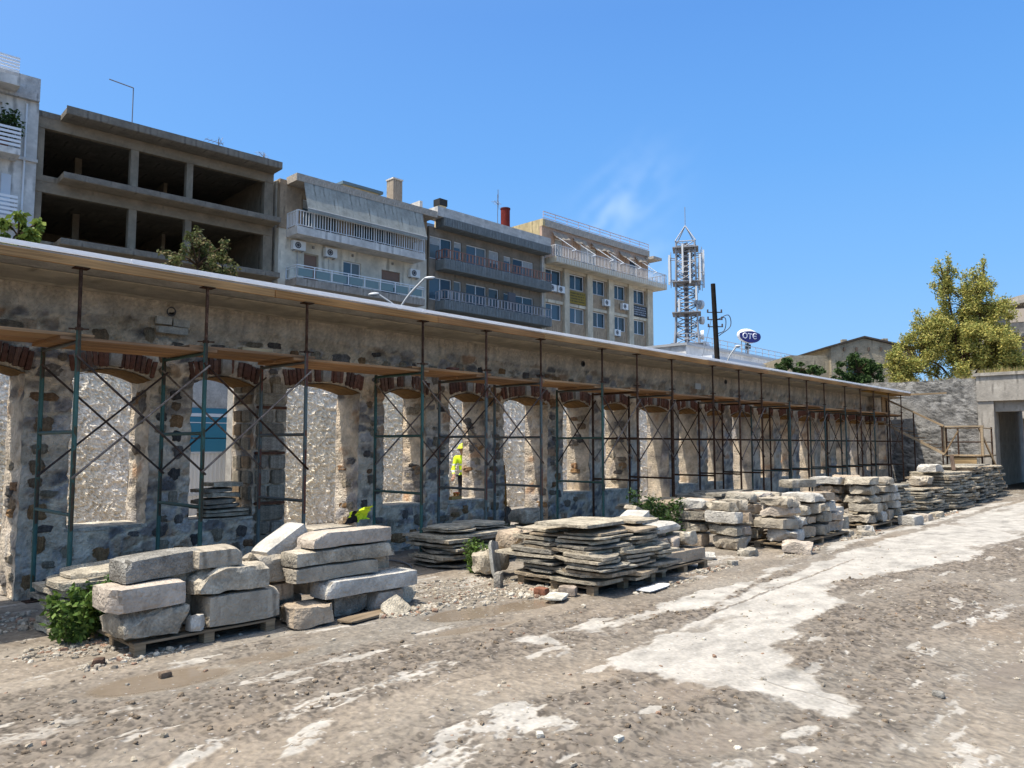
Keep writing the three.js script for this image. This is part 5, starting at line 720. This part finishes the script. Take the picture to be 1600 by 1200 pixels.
// --- cream office block with the grid of windows
const T4 = -.0384, O4 = [47.69, 0, -40.47];
{
  const g = thing('cream_office_block', 'cream office block with a grid of paired windows and a top balcony', 'building', O4, T4);
  const C = mat(.74, .66, .52, { map: rep(STREAK, 4) }), S = mat(.52, .40, .285, { map: rep(STREAK, 2) }), TP = mat(.54, .39, .30, { map: rep(STREAK, 2.5) }), PAR = mat(.54, .50, .45, { map: rep(STREAK, 1.2), bump: rep(COARSE, 1), bs: .03 });
  const cx = [[.13, 2.35], [3.2, 5.4], [6.32, 8.36], [9.42, 11.4], [12.4, 14.5]], holes = [], rows = [[15.02, 16.35], [12.1, 13.46], [9.2, 10.55]]; for (const [a, b] of cx) for (const [c, d] of rows) holes.push([a, b, c, d]);
  wallWith(g, .02, 15.5, 0, 16.6, -.3, 0, holes, S); holes.forEach((h, i) => windowAt(g, ...h, -.1, { n: 2, glass: i % 3 === 1 ? GLASS_B : GLASS, curtain: i % 3 === 1 ? 1 + (i % 2) : i % 2 ? 1 : 0 }));
  for (const [a, b] of [[-.08, .1], [2.5, 3.15], [5.55, 6.28], [8.6, 9.38], [11.65, 12.35], [14.65, 15.5]]) bpart(g, 'pilaster', C, a, b, 0, 16.6, .003, .28); for (const [, d] of rows) bpart(g, 'lintel_band', C, .1, 14.65, d + .02, d + .28, .003, .12);
  part('side_walls', [bx(.02, .3, 0, 16.6, -11, -.3), bx(15.2, 15.5, 0, 16.6, -11, -.3)], C, g); bpart(g, 'back_wall', C, .3, 15.2, 0, 19.9, -11, -10.8);
  bpart(g, 'balcony_slab', C, .25, 16.4, 16.62, 17.12, -1, 1.3); { const l = []; for (let x = .35; x < 16.3; x += .32) l.push(bx(x, x + .2, 16.7, 17.1, 1.3, 1.33)); part('slab_dentils', l, mat(.60, .56, .48), g); }
  wallWith(g, .02, 15.2, 17.13, 19.86, -.3, -.02, [[1.6, 2.6, 17.14, 19.1], [5, 7.2, 17.14, 19.1], [9.3, 10.3, 17.14, 19.1], [12.2, 13.4, 17.14, 19.1]], TP, 'top_wall'); for (const h of [[1.6, 2.6], [5, 7.2], [9.3, 10.3], [12.2, 13.4]]) windowAt(g, h[0], h[1], 17.14, 19.1, -.12, { n: h[1] - h[0] > 2 ? 2 : 1, name: 'balcony_door' });
  part('top_side_walls', [bx(.02, .3, 16.6, 19.86, -11, -.3), bx(14.9, 15.2, 16.6, 19.86, -11, -.3)], mat(.60, .50, .30, { map: rep(STREAK, 3) }), g); bpart(g, 'roof_band', PAR, .3, 15.3, 19.86, 20.45, -.6, .1); bpart(g, 'roof', PAR, .3, 15.2, 19.6, 19.85, -10.8, -.6); part('side_parapet', bx(.02, .3, 19.86, 20.45, -10.8, .08), mat(.60, .50, .30, { map: rep(STREAK, 3) }), g); bpart(g, 'roof_lip', PAR, 14.8, 16.2, 19.5, 19.75, -3, .9);
  railing(g, [[.3, .1], [.3, 1.25], [16.35, 1.25], [16.35, -.9]], 17.12, .95, .2, mat(.60, .60, .60), { w: .014, post: 8 }); railing(g, [[.1, .05], [15.2, .05]], 20.45, .62, 1.5, mat(.55, .45, .45), { mid: .6, w: .015 });
  // half-rolled awnings on hinged arms
  [1.3, 3.9, 6.4, 7.9, 10.6, 13.1].forEach((x, i) => { const N = 8, q = new THREE.PlaneGeometry(1, 1, N, 6), p = q.attributes.position; for (let k = 0; k < p.count; k++) { const u = p.getX(k) + .5, v = p.getY(k) + .5; p.setXYZ(k, x - .1 + u * 1.75, 19.6 - (1 - v) * (.65 + .25 * Math.sin(i * 3 + u * 5) * .4), .05 + .5 * (1 - v) + .06 * Math.sin(u * 14 + i)); } q.computeVertexNormals(); const a = part('awning', boxUV(strip(q)), mat(.40, .36, .31, { double: true, map: rep(STREAK, 1), trans: .2 }), g); part('awning_arm', [rod(V(x + .1, 19.35, .05), V(x + 1.3, 18.0, 1.5), .035, 6), rod(V(x + 1.3, 18.0, 1.5), V(x + .6, 17.75, 1.6), .035, 6)], FRAME_W, a); });
  acUnit(g, 1.0, 14.72, .02); acUnit(g, 2.05, 14.72, .02); acUnit(g, 8.2, 14.4, .1); acUnit(g, 10.9, 14.4, .1); acUnit(g, 9.7, 11.85, .1);
  const ban = (w, h, bg, fg, seed) => { const R = rngOf(seed), c = document.createElement('canvas'); c.width = 256; c.height = 160; const q = c.getContext('2d'); q.fillStyle = bg; q.fillRect(0, 0, 256, 160); q.fillStyle = fg; for (let r = 0; r < 4; r++) { let x = 14; while (x < 230) { const ww = 4 + R() * 9; q.fillRect(x, 18 + r * 34, ww, 18); x += ww + 3 + (R() < .2 ? 8 : 0); } } const t = new THREE.CanvasTexture(c); t.colorSpace = THREE.SRGBColorSpace; return t; };
  const sign = (name, x0, x1, y0, y1, t) => { const q = new THREE.BoxGeometry(x1 - x0, y1 - y0, .04); q.translate((x0 + x1) / 2, (y0 + y1) / 2, .16); const m = mat(1, 1, 1, { rough: .7 }); m.map = t; part(name, strip(q), m, g); };
  sign('yellow_banner', 3.25, 5.4, 13.78, 14.85, ban(2, 1, '#8c7420', '#3a2f10', 5)); sign('dark_banner', 12.4, 14.6, 13.78, 14.8, ban(2, 1, '#23272c', '#9aa0a8', 6));
  const ch = thing('red_flue', 'dark red chimney pipe on the roof edge beside the yellow wall', 'chimney', loc(O4, T4, -2.8, 0, -1.5)); part('pipe', rod(V(0, 18.3, 0), V(0, 20.9, 0), .38, 14), mat(.20, .035, .03, { map: rep(STREAK, 1) }), ch); part('rim', rod(V(0, 20.9, 0), V(0, 21.0, 0), .42, 14), mat(.1, .03, .03), ch); part('base', bx(-.5, .5, 17.2, 18.4, -.5, .5), WHITE_W, ch);
  antenna(...loc(O4, T4, -3.0, 18.3, -2.2), 4, 'thin antenna behind the dark red chimney pipe', 1, .4);
  bpart(g, 'yellow_parapet', mat(.62, .50, .26, { map: rep(STREAK, 2) }), -3.6, -.05, 17.0, 20.5, -10.5, -5); 
}
// ================================================================ TOWER, POLES, SIGN AND FAR HOUSES
{
  const t = thing('telecom_tower', 'grey lattice telecom tower with panel antennas and dishes', 'tower', [98.1, 0, -55.85], .5), m = mat(.30, .30, .31, { metal: .3, rough: .6 }), mw = mat(.66, .66, .64, { rough: .5 }), H = 31, half = (y) => y < 18 ? lerp(3.3, 1.55, y / 18) : lerp(1.55, 1.3, (y - 18) / 13);
  for (const [sx, sz] of [[1, 1], [1, -1], [-1, 1], [-1, -1]]) part('leg', [rod(V(sx * half(0), 0, sz * half(0)), V(sx * half(18), 18, sz * half(18)), .17, 6), rod(V(sx * half(18), 18, sz * half(18)), V(sx * half(H), H, sz * half(H)), .14, 6)], m, t);
  const seg = [0, 3, 6, 8.5, 11, 13, 14.5, 16, 17.5, 19, 20.5, 22, 23.5, 25, 26.5, 28, 29.5, 31]; for (let i = 0; i < seg.length - 1; i++) { const a = seg[i], b = seg[i + 1], l = []; for (let f = 0; f < 4; f++) { const c = (s, y) => { const h = half(y), P = [[1, 1], [1, -1], [-1, -1], [-1, 1]], q = P[(f + s) % 4]; return V(q[0] * h, y, q[1] * h); }; l.push(rod(c(0, a), c(1, b), .075, 5), rod(c(1, a), c(0, b), .075, 5), rod(c(0, b), c(1, b), .08, 5)); } part('bracing', l, m, t); }
  part('ladder_shaft', [rod(V(.1, 0, 0), V(.1, 31, 0), .32, 6), rod(V(-.45, 0, .2), V(-.45, 31, .2), .12, 6)], mat(.17, .17, .18), t); for (const y of [16, 20.5, 25, 30]) part('platform', bx(-half(y) - .5, half(y) + .5, y, y + .12, -half(y) - .5, half(y) + .5), m, t);
  part('spire', [...[[1, 1], [1, -1], [-1, 1], [-1, -1]].map(([a, b]) => rod(V(a * 1.45, 31, b * 1.45), V(0, 33.6, 0), .08, 5)), rod(V(0, 33.5, 0), V(0, 36.4, 0), .05, 5)], m, t);
  for (const [x, z, y, h] of [[-2.3, .6, 24.6, 4.4], [2.4, -.4, 24.8, 4], [.6, 2.3, 25.4, 4.2], [-1.4, -2.3, 25, 4], [2.0, 1.9, 24.4, 3.6], [-2.0, 2.0, 25, 3.8], [-2.5, -1, 20.5, 1.8], [2.4, .6, 17.5, 3.6], [-2.7, -.4, 26, 4.2], [.0, -2.4, 25, 4], [2.6, .8, 26.2, 4.2], [1.4, 2.5, 24.6, 3.4], [-1.0, 2.5, 26, 3.6], [-1.9, 1.4, 22.2, 2]]) { const a = part('panel_antenna', bx(x - .19, x + .19, y, y + h, z - .12, z + .12), mw, t); part('mount', [rod(V(x * .6, y + .4, z * .6), V(x, y + .4, z), .06, 5), rod(V(x * .6, y + h - .4, z * .6), V(x, y + h - .4, z), .06, 5), rod(V(x * .9, y - .5, z * .9), V(x * .9, y + h + .5, z * .9), .05, 5)], m, a); }
  for (const [x, y, z, r] of [[1.2, 15.5, 2.4, 1.15], [2.9, 15.2, 1.4, 1.1], [-1.1, 17.3, 2.1, .7], [2.7, 11.6, 1.5, .7], [.9, 12.6, 2.3, .7], [-.2, 11, 2.5, .5], [1.9, 22.2, 1.9, .7], [.3, 19.6, 2.1, .6]]) { const g = new THREE.CylinderGeometry(r, r * .92, .45, 20); g.rotateX(Math.PI / 2); g.rotateY(.3 + x * .25); g.translate(x, y, z); const d = part('dish', strip(g), mw, t); part('dish_arm', rod(V(x * .5, y, z * .6), V(x, y, z), .07, 5), m, d); }
}
{
  const p = thing('utility_pole', 'dark leaning wooden utility pole beside the lattice tower', 'pole', [38.7, 0, -19.95]), m = mat(.03, .026, .024, { map: rep(WOODT, .5, 2), rough: .9 }), ax = (y) => V(-.24 * y / 10.6, y, -.28 * y / 10.6); part('shaft', rod(V(0, 0, 0), ax(10.6), .17, 12, .125), m, p);
  for (const y of [8.2, 8.6, 9.0]) { const a = ax(y), s = V(.677, 0, .736); part('crossbar', rod(a.clone().addScaledVector(s, -.42), a.clone().addScaledVector(s, .42), .03, 6), DARKM, p); part('insulator', [rod(a.clone().addScaledVector(s, -.38), a.clone().addScaledVector(s, -.38).add(V(0, .16, 0)), .045, 7), rod(a.clone().addScaledVector(s, .38), a.clone().addScaledVector(s, .38).add(V(0, .16, 0)), .045, 7)], mat(.09, .06, .05, { rough: .3 }), p); }
  { const a = ax(8.6), s = V(.677, 0, .736); part('cable_loop', [tube([a.clone().addScaledVector(s, .15), a.clone().addScaledVector(s, .75).add(V(0, .25, 0)), a.clone().addScaledVector(s, .85).add(V(0, -.35, 0)), a.clone().addScaledVector(s, .2).add(V(0, -.9, 0))], .025, 5, 20), tube([a.clone().addScaledVector(s, .1), a.clone().addScaledVector(s, .55).add(V(0, .1, 0)), a.clone().addScaledVector(s, .5).add(V(0, -.6, 0)), a.clone().addScaledVector(s, .1).add(V(0, -.8, 0))], .025, 5, 20)], DARKM, p); part('guy_wire', rod(a.clone().addScaledVector(s, -.2), V(-1.9, 0, -2), .015, 5), mat(.2, .22, .25), p); }
  const lamp = (x, z, y0, hx, hy, hz, label, s) => { const l = thing('street_lamp', label, 'street lamp', [x, 0, z], 0, 'street lamps behind the wall'), mm = mat(.33, .34, .34, { metal: .3, rough: .5 }); part('post', rod(V(0, 0, 0), V(0, y0, 0), .09, 10, .06), mm, l); part('arm', tube([V(0, y0, 0), V(hx * .4, lerp(y0, hy, .55), hz * .4), V(hx * .85, hy - .04, hz * .85)], .04, 7, 14), mm, l); const g = new THREE.SphereGeometry(.5, 16, 10); g.scale(.34 * s, .11, .14); g.rotateY(-Math.atan2(hz, hx)); g.rotateZ(.12); g.translate(hx, hy, hz); const h = part('lamp_head', strip(g), mat(.62, .62, .60, { rough: .4 }), l); const q = new THREE.SphereGeometry(.4, 12, 8); q.scale(.28 * s, .09, .12); q.rotateY(-Math.atan2(hz, hx)); q.translate(hx, hy - .055, hz); part('lens', strip(q), mat(.10, .11, .12, { rough: .15 }), h); };
  lamp(17.6, -22.1, 6.3, .95, 7.86, .9, 'curved street lamp before the cream block, head raised to the right', 1.2); lamp(18.1, -21.7, 6.2, -.95, 7.25, -1.0, 'street lamp arm reaching left over the wall top', 1.2); lamp(38.3, -19.5, 6.0, .5, 7.05, .5, 'street lamp standing at the dark utility pole', 1);
}
{ // white low building with rooftop rail, and the oval sign
  const g = thing('white_depot', 'low white building with a rounded roof edge below the oval sign', 'building', [58, 0, -30], 0), W = mat(.70, .71, .73, { map: rep(STREAK, 5) }); part('wall', bx(-2, 26, 0, 8.5, -10, 0), W, g); part('cornice', bx(-2.3, 26.3, 8.5, 8.85, -10.2, .5), mat(.76, .77, .78), g); part('upper_storey', bx(-2, 24, 8.85, 9.9, -9, -2), W, g); part('roof_band', bx(-2.2, 24.2, 9.9, 10.1, -9.2, -1.8), mat(.35, .36, .37), g);
  { const v = new THREE.CylinderGeometry(2.2, 2.2, 4, 24, 1, false, 0, Math.PI); v.rotateZ(Math.PI / 2); v.rotateX(-Math.PI / 2); v.translate(17, 7.3, .05); v.scale(1, 1, 1); part('vault', strip(v), mat(.55, .57, .6), g); }
  railing(g, [[-1.8, -2], [23.8, -2], [23.8, -6]], 10.1, .8, 1.4, mat(.42, .43, .45), { mid: .5, w: .02 }); for (const x of [8, 12]) part('window', bx(x, x + 1.4, 6.0, 7.8, .002, .05), GLASS, g);
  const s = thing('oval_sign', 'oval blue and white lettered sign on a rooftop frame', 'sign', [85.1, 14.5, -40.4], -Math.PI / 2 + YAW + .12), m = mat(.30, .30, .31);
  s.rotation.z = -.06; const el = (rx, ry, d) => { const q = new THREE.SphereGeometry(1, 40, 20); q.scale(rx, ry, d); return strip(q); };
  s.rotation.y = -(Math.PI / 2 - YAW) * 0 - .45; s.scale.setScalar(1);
  part('casing', el(1.56, .86, .42), mat(.86, .86, .86, { rough: .35 }), s);  // white casing; its band above the blue face stands in for sun glare
  const face = new THREE.Shape(); for (let i = 0; i <= 40; i++) { const a = Math.PI * (1.10 + .80 * i / 40 * 1.0) ; }
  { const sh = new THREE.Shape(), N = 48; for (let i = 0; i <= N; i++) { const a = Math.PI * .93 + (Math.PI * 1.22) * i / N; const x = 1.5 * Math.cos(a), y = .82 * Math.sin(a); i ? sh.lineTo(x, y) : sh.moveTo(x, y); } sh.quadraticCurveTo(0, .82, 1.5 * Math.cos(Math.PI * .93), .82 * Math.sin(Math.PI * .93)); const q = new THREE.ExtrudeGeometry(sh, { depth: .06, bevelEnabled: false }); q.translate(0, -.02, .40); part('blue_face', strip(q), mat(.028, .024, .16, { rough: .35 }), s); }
  const LT = mat(.80, .78, .82, { rough: .4 }), L = part('lettering', [(() => { const q = new THREE.TorusGeometry(.29, .062, 8, 28); q.translate(-.78, -.08, .47); return strip(q); })(), bx(-.36, .22, .16, .27, .45, .50), bx(-.12, -.01, -.40, .16, .45, .50), (() => { const q = new THREE.TorusGeometry(.30, .062, 8, 24, Math.PI * 1.45); q.rotateZ(Math.PI * .28); q.translate(.66, .0, .47); return strip(q); })(), bx(.38, .82, -.06, .05, .45, .50)], LT, s);
  part('stand', [...[-.9, -.3].flatMap((x) => [rod(V(x, -.6, 0), V(x - .1, -2.8, .2), .05, 5), rod(V(x, -.6, 0), V(x + .3, -2.8, -.3), .05, 5)]), rod(V(-1.1, -1.6, 0), V(.1, -1.6, 0), .04, 5), rod(V(0, -.8, 0), V(.05, -2.9, 0), .12, 8)], m, s); part('motor_box', bx(-.25, .3, -1.5, -1.0, -.2, .2), mat(.05, .06, .06), s);
  const h = thing('gabled_house', 'old beige house with a dark-edged low gable roof', 'house', [63.2, 0, -22.9], -.82), HW = mat(.42, .37, .28, { map: rep(STREAK, 3), bump: rep(COARSE, 2), bs: .03 }); 
  { const sh = new THREE.Shape(); sh.moveTo(0, 0); sh.lineTo(6.6, 0); sh.lineTo(6.6, 9.5); sh.lineTo(2.7, 10.35); sh.lineTo(0, 9.6); const q = new THREE.ExtrudeGeometry(sh, { depth: 9, bevelEnabled: false }); q.translate(0, 0, -9); part('wall', boxUV(strip(q)), HW, h); }
  part('roof', [bar(V(-.4, 9.58, -4.5), V(2.7, 10.46, -4.5), 9.4, .14), bar(V(2.7, 10.46, -4.5), V(7, 9.5, -4.5), 9.4, .14)], mat(.10, .085, .075, { map: rep(STREAK, 1) }), h); part('chimney', bx(5.6, 6.0, 9.6, 10.7, -3, -2.6), HW, h); part('chimney', bx(3.0, 3.4, 10, 10.9, -5, -4.6), HW, h); part('rafter_ends', [1, 2, 3, 4, 5, 6].map((x) => bx(x, x + .1, 9.3, 9.6, .002, .2)), mat(.12, .09, .07), h); part('low_wing', bx(-3.2, -.01, 0, 9.0, -8, -.5), HW, h); part('window', bx(1.2, 2.1, 7.2, 8.4, .003, .06), GLASS, h);
  const r = thing('concrete_balcony_block', 'grey concrete block with balconies cut by the right edge', 'building', [70.9, 0, -9.9], -.75), RC = mat(.45, .42, .38, { map: rep(STREAK, 3) }); part('wall', bx(0, 9, 0, 13.6, -9, 0), RC, r); for (const y of [4, 7.2, 10.4, 13.0]) { part('balcony', [bx(-.9, 9, y - .25, y, -5, 1.0), bx(-.9, 9, y, y + .85, .9, 1.0)], RC, r); } part('awning', bar(V(-.3, 12.2, .6), V(-1.0, 11.0, 1.6), 4, .06), mat(.2, .17, .14), r); part('window', bx(1.5, 3, 11, 12.6, .003, .05), GLASS, r); antenna(71.2, 13.6, -10.2, 1.6, 'antenna on the concrete block at the right edge', 1, .5);
}
// ================================================================ END OF THE YARD: cross wall, gateway, timber platform
{
  const w = thing('end_wall', 'dark rubble cross wall closing the far end of the yard', 'wall'), X = 33.6, m = mat(1, 1, 1, { vc: true, bump: rep(COARSE, .5), bs: .04, map: rep(MOTTLE, 1) });
  const build = (z0, z1, y0, y1) => { const st = .05, nz = Math.max(1, Math.round((z1 - z0) / st)), ny = Math.max(1, Math.round((y1 - y0) / st)), pos = [], col = [], idx = [], uv = []; for (let j = 0; j <= ny; j++) for (let i = 0; i <= nz; i++) { const z = z0 + (z1 - z0) * i / nz; let y = y0 + (y1 - y0) * j / ny; const [f1, f2, id] = worley(z * 2.4 + .6 * fbm(z * 4, y * 4, 2, 511), y * 9 + .8 * fbm(z * 3, y * 3, 2, 513), 501), e = sstep(.04, .25, f2 - f1), pl = sstep(.48, .6, fbm(z * .9, y * 1.2, 4, 503) + .16 * sstep(2.6, 3.4, y) - .02); if (j === ny) y += (fbm(z * 2, 1, 3, 505) - .5) * .1; const g = lerp(.20 + .26 * id, .33, pl) * (.75 + .5 * fbm(z * 6, y * 6, 3, 507)) * lerp(.5 + .5 * e, 1, pl); pos.push(X - e * .022 * (1 - pl) - .05 * fbm(z * 4, y * 4, 3, 509), y, z); col.push(g, g * .945, g * .85); uv.push(z, y); if (i < nz && j < ny) { const o = j * (nz + 1) + i; idx.push(o, o + 1, o + nz + 1, o + 1, o + nz + 2, o + nz + 1); } } const g = new THREE.BufferGeometry(); g.setAttribute('position', new THREE.Float32BufferAttribute(pos, 3)); g.setAttribute('color', new THREE.Float32BufferAttribute(col, 3)); g.setAttribute('uv', new THREE.Float32BufferAttribute(uv, 2)); g.setIndex(idx); g.computeVertexNormals(); return g; };
  part('rubble_face', build(-16, -6.75, 0, 4.25), m, w); part('core', bx(X + .01, X + .7, 0, 4.2, -16, -6.76), mat(.25, .24, .22, { map: rep(MOTTLE, 1) }), w);
  const C = mat(.44, .41, .365, { map: rep(STREAK, 1.6), bump: rep(GRAIN, .8), bs: .01 }), cg = thing('concrete_gateway', 'grey concrete gateway with a deep lintel at the right edge', 'gateway'); part('lintel', bx(X - .15, X + .8, 3.35, 4.3, -6.73, 6), C, cg); part('coping', bx(X - .22, X + .85, 4.3, 4.42, -6.8, 6), C, cg); part('jamb', bx(X - .1, X + .7, 0, 3.35, -6.73, -6.2), C, cg); part('recess_beam', bx(X + .1, X + .5, 2.95, 3.35, -6.2, 6), C, cg); part('jamb', bx(X - .1, X + .7, 0, 3.35, -2.2, -1.6), C, cg);
   part('roof_slab', bx(X + .8, X + 9, 3.6, 3.9, -6.9, 6), C, cg); part('inner_wall', bx(X + .71, X + 9, 0, 3.6, -6.9, -6.74), C, cg);
  const sb = thing('shopfront', 'dark shop window beyond the concrete gateway', 'shopfront', [X + 8, 0, -5]); part('wall', bx(0, .3, 0, 3.5, -1.4, 6), mat(.35, .3, .25), sb); part('fascia', bx(-.3, 0, 3.0, 3.5, -1.4, 6), mat(.2, .2, .2), sb); for (const z of [-1.2, .2, 1.6]) { const q = part('window', bx(-.05, 0, .9, 2.9, z, z + 1.25), FRAME_W, sb); part('pane', bx(-.08, -.05, .96, 2.84, z + .06, z + 1.19), GLASS, q); }
  // timber platform with a ramp up to the scaffold
  const T = [[.46, .37, .26], [.40, .31, .21], [.52, .44, .33]].map((c) => mat(...c, { map: rep(WOODT, 1.5, .5), rough: .9 })), K = mat(.13, .10, .085, { map: rep(RUSTT, .6) });
  const pf = thing('timber_platform', 'timber and tube landing with posts before the cross wall', 'platform', [0, 0, 0]); for (const [x, z] of [[31.2, -7.3], [31.2, -6.2], [32.9, -7.3], [32.9, -6.2]]) part('post', rod(V(x, 0, z), V(x, 2.35, z), .03, 7), K, pf); for (let i = 0; i < 5; i++) part('deck_board', bx(31.05, 33.05, 1.30, 1.335, -7.4 + i * .26, -7.4 + i * .26 + .25), T[i % 3], pf); for (const y of [1.27, 1.8, 2.3]) part('rail', [rod(V(31.2, y, -7.3), V(31.2, y, -6.2), .022, 6), rod(V(31.2, y, -6.2), V(32.9, y, -6.2), .022, 6)], y > 2 ? T[0] : K, pf); part('handrail', bar(V(31.16, 2.36, -7.5), V(31.16, 2.36, -6.1), .09, .05), T[2], pf); part('corner_stud', bx(31.12, 31.2, 1.3, 2.34, -7.4, -7.32), T[2], pf); part('corner_stud', bx(31.12, 31.2, 1.3, 2.34, -6.2, -6.12), T[2], pf); part('ply_sheet', bx(31.1, 31.12, .05, 1.25, -7.1, -6.35), mat(.55, .42, .25, { map: rep(WOODT, 1.2) }), pf); part('brace', [bar(V(31.15, 2.3, -6.25), V(31.6, .2, -5.6), .08, .04), bar(V(31.14, 1.4, -7.35), V(31.14, 2.2, -6.9), .07, .04)], T[1], pf);
  const rp = thing('timber_ramp', 'long timber ramp with a handrail sloping down to the landing', 'ramp'); part('lower_beam', bar(V(31.0, 2.5, -9.3), V(31.1, 1.36, -7.35), .14, .08), T[2], rp); part('tread_boards', Array.from({ length: 9 }, (_, i) => { const t = (i + .5) / 9; return bx(31.05, 32.3, lerp(2.52, 1.4, t), lerp(2.52, 1.4, t) + .03, lerp(-9.3, -7.4, t) - .1, lerp(-9.3, -7.4, t) + .09); }), T[1], rp); part('handrail', bar(V(31.0, 3.45, -9.3), V(31.1, 2.38, -7.35), .1, .06), T[0], rp); for (const t of [0, .5, 1]) part('baluster', rod(V(31.05, t === 1 ? 0 : 0, lerp(-9.25, -7.4, t)), V(31.05, lerp(3.42, 2.36, t), lerp(-9.25, -7.4, t)), .025, 6), K, rp);
  part('landing_boards', bx(30.2, 31.6, 2.55, 2.59, -10, -9.3), T[0], rp); single('formwork_beam', bar(V(31.3, 3.58, -8.9), V(31.9, 3.62, -7.4), .12, .06), T[0], 'pale timber jutting out from the far end of the slab', 'timber');
  single('plywood_sheet', bx(30.6, 31.35, 2.72, 3.5, -9.3, -9.27), mat(.50, .36, .22, { map: rep(WOODT, 1.2) }), 'brown plywood sheet at the far end under the slab', 'plywood'); single('plywood_soffit', bx(27.6, 31.38, 3.548, 3.56, -9.1, -8.5), mat(.60, .42, .16, { map: rep(WOODT, 1.6) }), 'yellow plywood under the far end of the slab', 'plywood');
  // dry grass along the top of the cross wall
  { const R = rngOf(91), pos = [], col = []; for (let i = 0; i < 900; i++) { const z = -10 + 6 * R() ** .8, x = X + .1 + R() * .5, h = .08 + .22 * R(), y = z < -6.7 ? 4.15 : 4.4, lx = (R() - .5) * .15, lz = (R() - .5) * .15; pos.push(x, y, z - .012, x, y, z + .012, x + lx, y + h, z + lz); const c = R() < .3 ? [.2, .2, .07] : [.36, .28, .12]; col.push(...c, ...c, ...c); } const g = new THREE.BufferGeometry(); g.setAttribute('position', new THREE.Float32BufferAttribute(pos, 3)); g.setAttribute('color', new THREE.Float32BufferAttribute(col, 3)); g.computeVertexNormals(); const o = single('grass', g, LEAF(1, 1, 1), 'dry grass growing on top of the cross wall', 'grass'); o.userData.kind = 'stuff'; }
}
// ================================================================ TREES
function tree(x, z, trunkH, crown, n, size, tones, name, label, seed, o = {}) {
  const R = rngOf(seed), t = thing(name, label, 'tree', [x, 0, z]), B = mat(.14, .10, .07, { map: rep(WOODT, .4, 1), bump: rep(COARSE, .4), bs: .02 });
  part('trunk', tube([V(0, -.05, 0), V(.1, trunkH * .5, .05), V(0, trunkH, 0)], o.tr ?? .16, 9, 12), B, t); const cl = [], br = [];
  crown.forEach((c) => { br.push(tube([V(0, trunkH * .75, 0), V(c[0] * .5, (trunkH + c[1]) * .5, c[2] * .5), V(c[0], c[1], c[2])], (o.tr ?? .16) * .32, 6, 10)); for (let k = 0; k < (o.sub ?? 9); k++) { const d = V(R() - .5, R() - .5, R() - .5).normalize(), q = .35 + .75 * R(); const e = V(c[0] + d.x * c[3] * q, c[1] + d.y * c[4] * q, c[2] + d.z * c[3] * q); cl.push([e.x, e.y, e.z, c[3] * (.1 + .18 * R()), c[4] * (.12 + .22 * R()), c[3] * (.1 + .18 * R())]); br.push(tube([V(c[0], c[1] - c[4] * .3, c[2]), V(lerp(c[0], e.x, .5), lerp(c[1], e.y, .4), lerp(c[2], e.z, .5)), e], .018, 4, 5)); } });
  part('branches', br, B, t); part('crown', leafCloud(R, cl, n, size, tones, o.droop ?? .25), LEAF(1, 1, 1), t);
}
const GOLD = [[.48, .42, .11], [.40, .39, .11], [.56, .47, .14], [.30, .33, .09], [.38, .35, .10], [.24, .26, .07]];
tree(43.4, -9.3, 5.2, [[0, 6.6, 0, 2.2, 1.7], [.2, 8.8, .4, 1.2, 1.6], [-.3, 9.9, -.5, .7, 1.4], [.6, 9.7, .9, .6, 1.2], [-.6, 6.2, -1.9, 1.3, 1.4], [.3, 6.2, 1.7, 1.4, 1.6], [-1, 5.4, -2.6, 1.1, 1], [.4, 7.8, 1.1, 1.2, 1.3], [-.5, 7.4, -1.1, 1.2, 1.3], [.4, 5.2, 2.2, 1.1, .9]], 95000, .105, GOLD, 'golden_tree', 'large golden-green tree rising behind the cross wall', 61, { sub: 46, droop: -.1 });
tree(37.6, -12.4, 3.6, [[0, 5.3, 0, .95, .85], [.2, 5.0, .5, .6, .6], [-.2, 4.9, -.6, .6, .6]], 9000, .12, DKGREEN, 'round_tree', 'small dark round tree behind the wall end', 62, { tr: .08, sub: 22 });
tree(59.5, -24.5, 6.4, [[0, 8.0, -.9, 1.1, .8], [.2, 7.7, .6, 1.2, .6], [.4, 7.5, 1.8, .9, .5]], 4200, .22, DKGREEN.concat([[.08, .13, .04]]), 'street_tree', 'dark tree top between the oval sign and gabled house', 63, { tr: .12 });
tree(4.7, -18.6, 4.6, [[0, 6.25, 0, .42, .42], [-.5, 6.0, -.35, .4, .3], [-1, 6.1, -.6, .35, .3]], 1500, .14, [[.22, .28, .05], [.28, .34, .07], [.16, .22, .04]], 'street_tree', 'bright green tree top above the wall at the far left', 64, { tr: .07, droop: .4 });
tree(9.3, -20.1, 5.2, [[0, 6.75, 0, .75, .75], [.55, 6.4, .45, .55, .4], [-.55, 6.35, -.45, .5, .35], [.05, 7.3, .0, .4, .4]], 4600, .10, [[.17, .17, .06], [.12, .14, .045], [.24, .19, .09], [.1, .12, .04]], 'street_tree', 'sparse olive-brown tree top before the concrete frame', 65, { tr: .08, sub: 18 });
tree(46.5, -6.8, 4.2, [[0, 5.2, 0, .9, .8], [.3, 5.6, .5, .7, .6]], 1800, .2, DKGREEN.concat(GOLD.slice(3)), 'street_tree', 'dark green tree at the right foot of the golden tree', 66, { tr: .1 });
renderer.render(scene, camera);
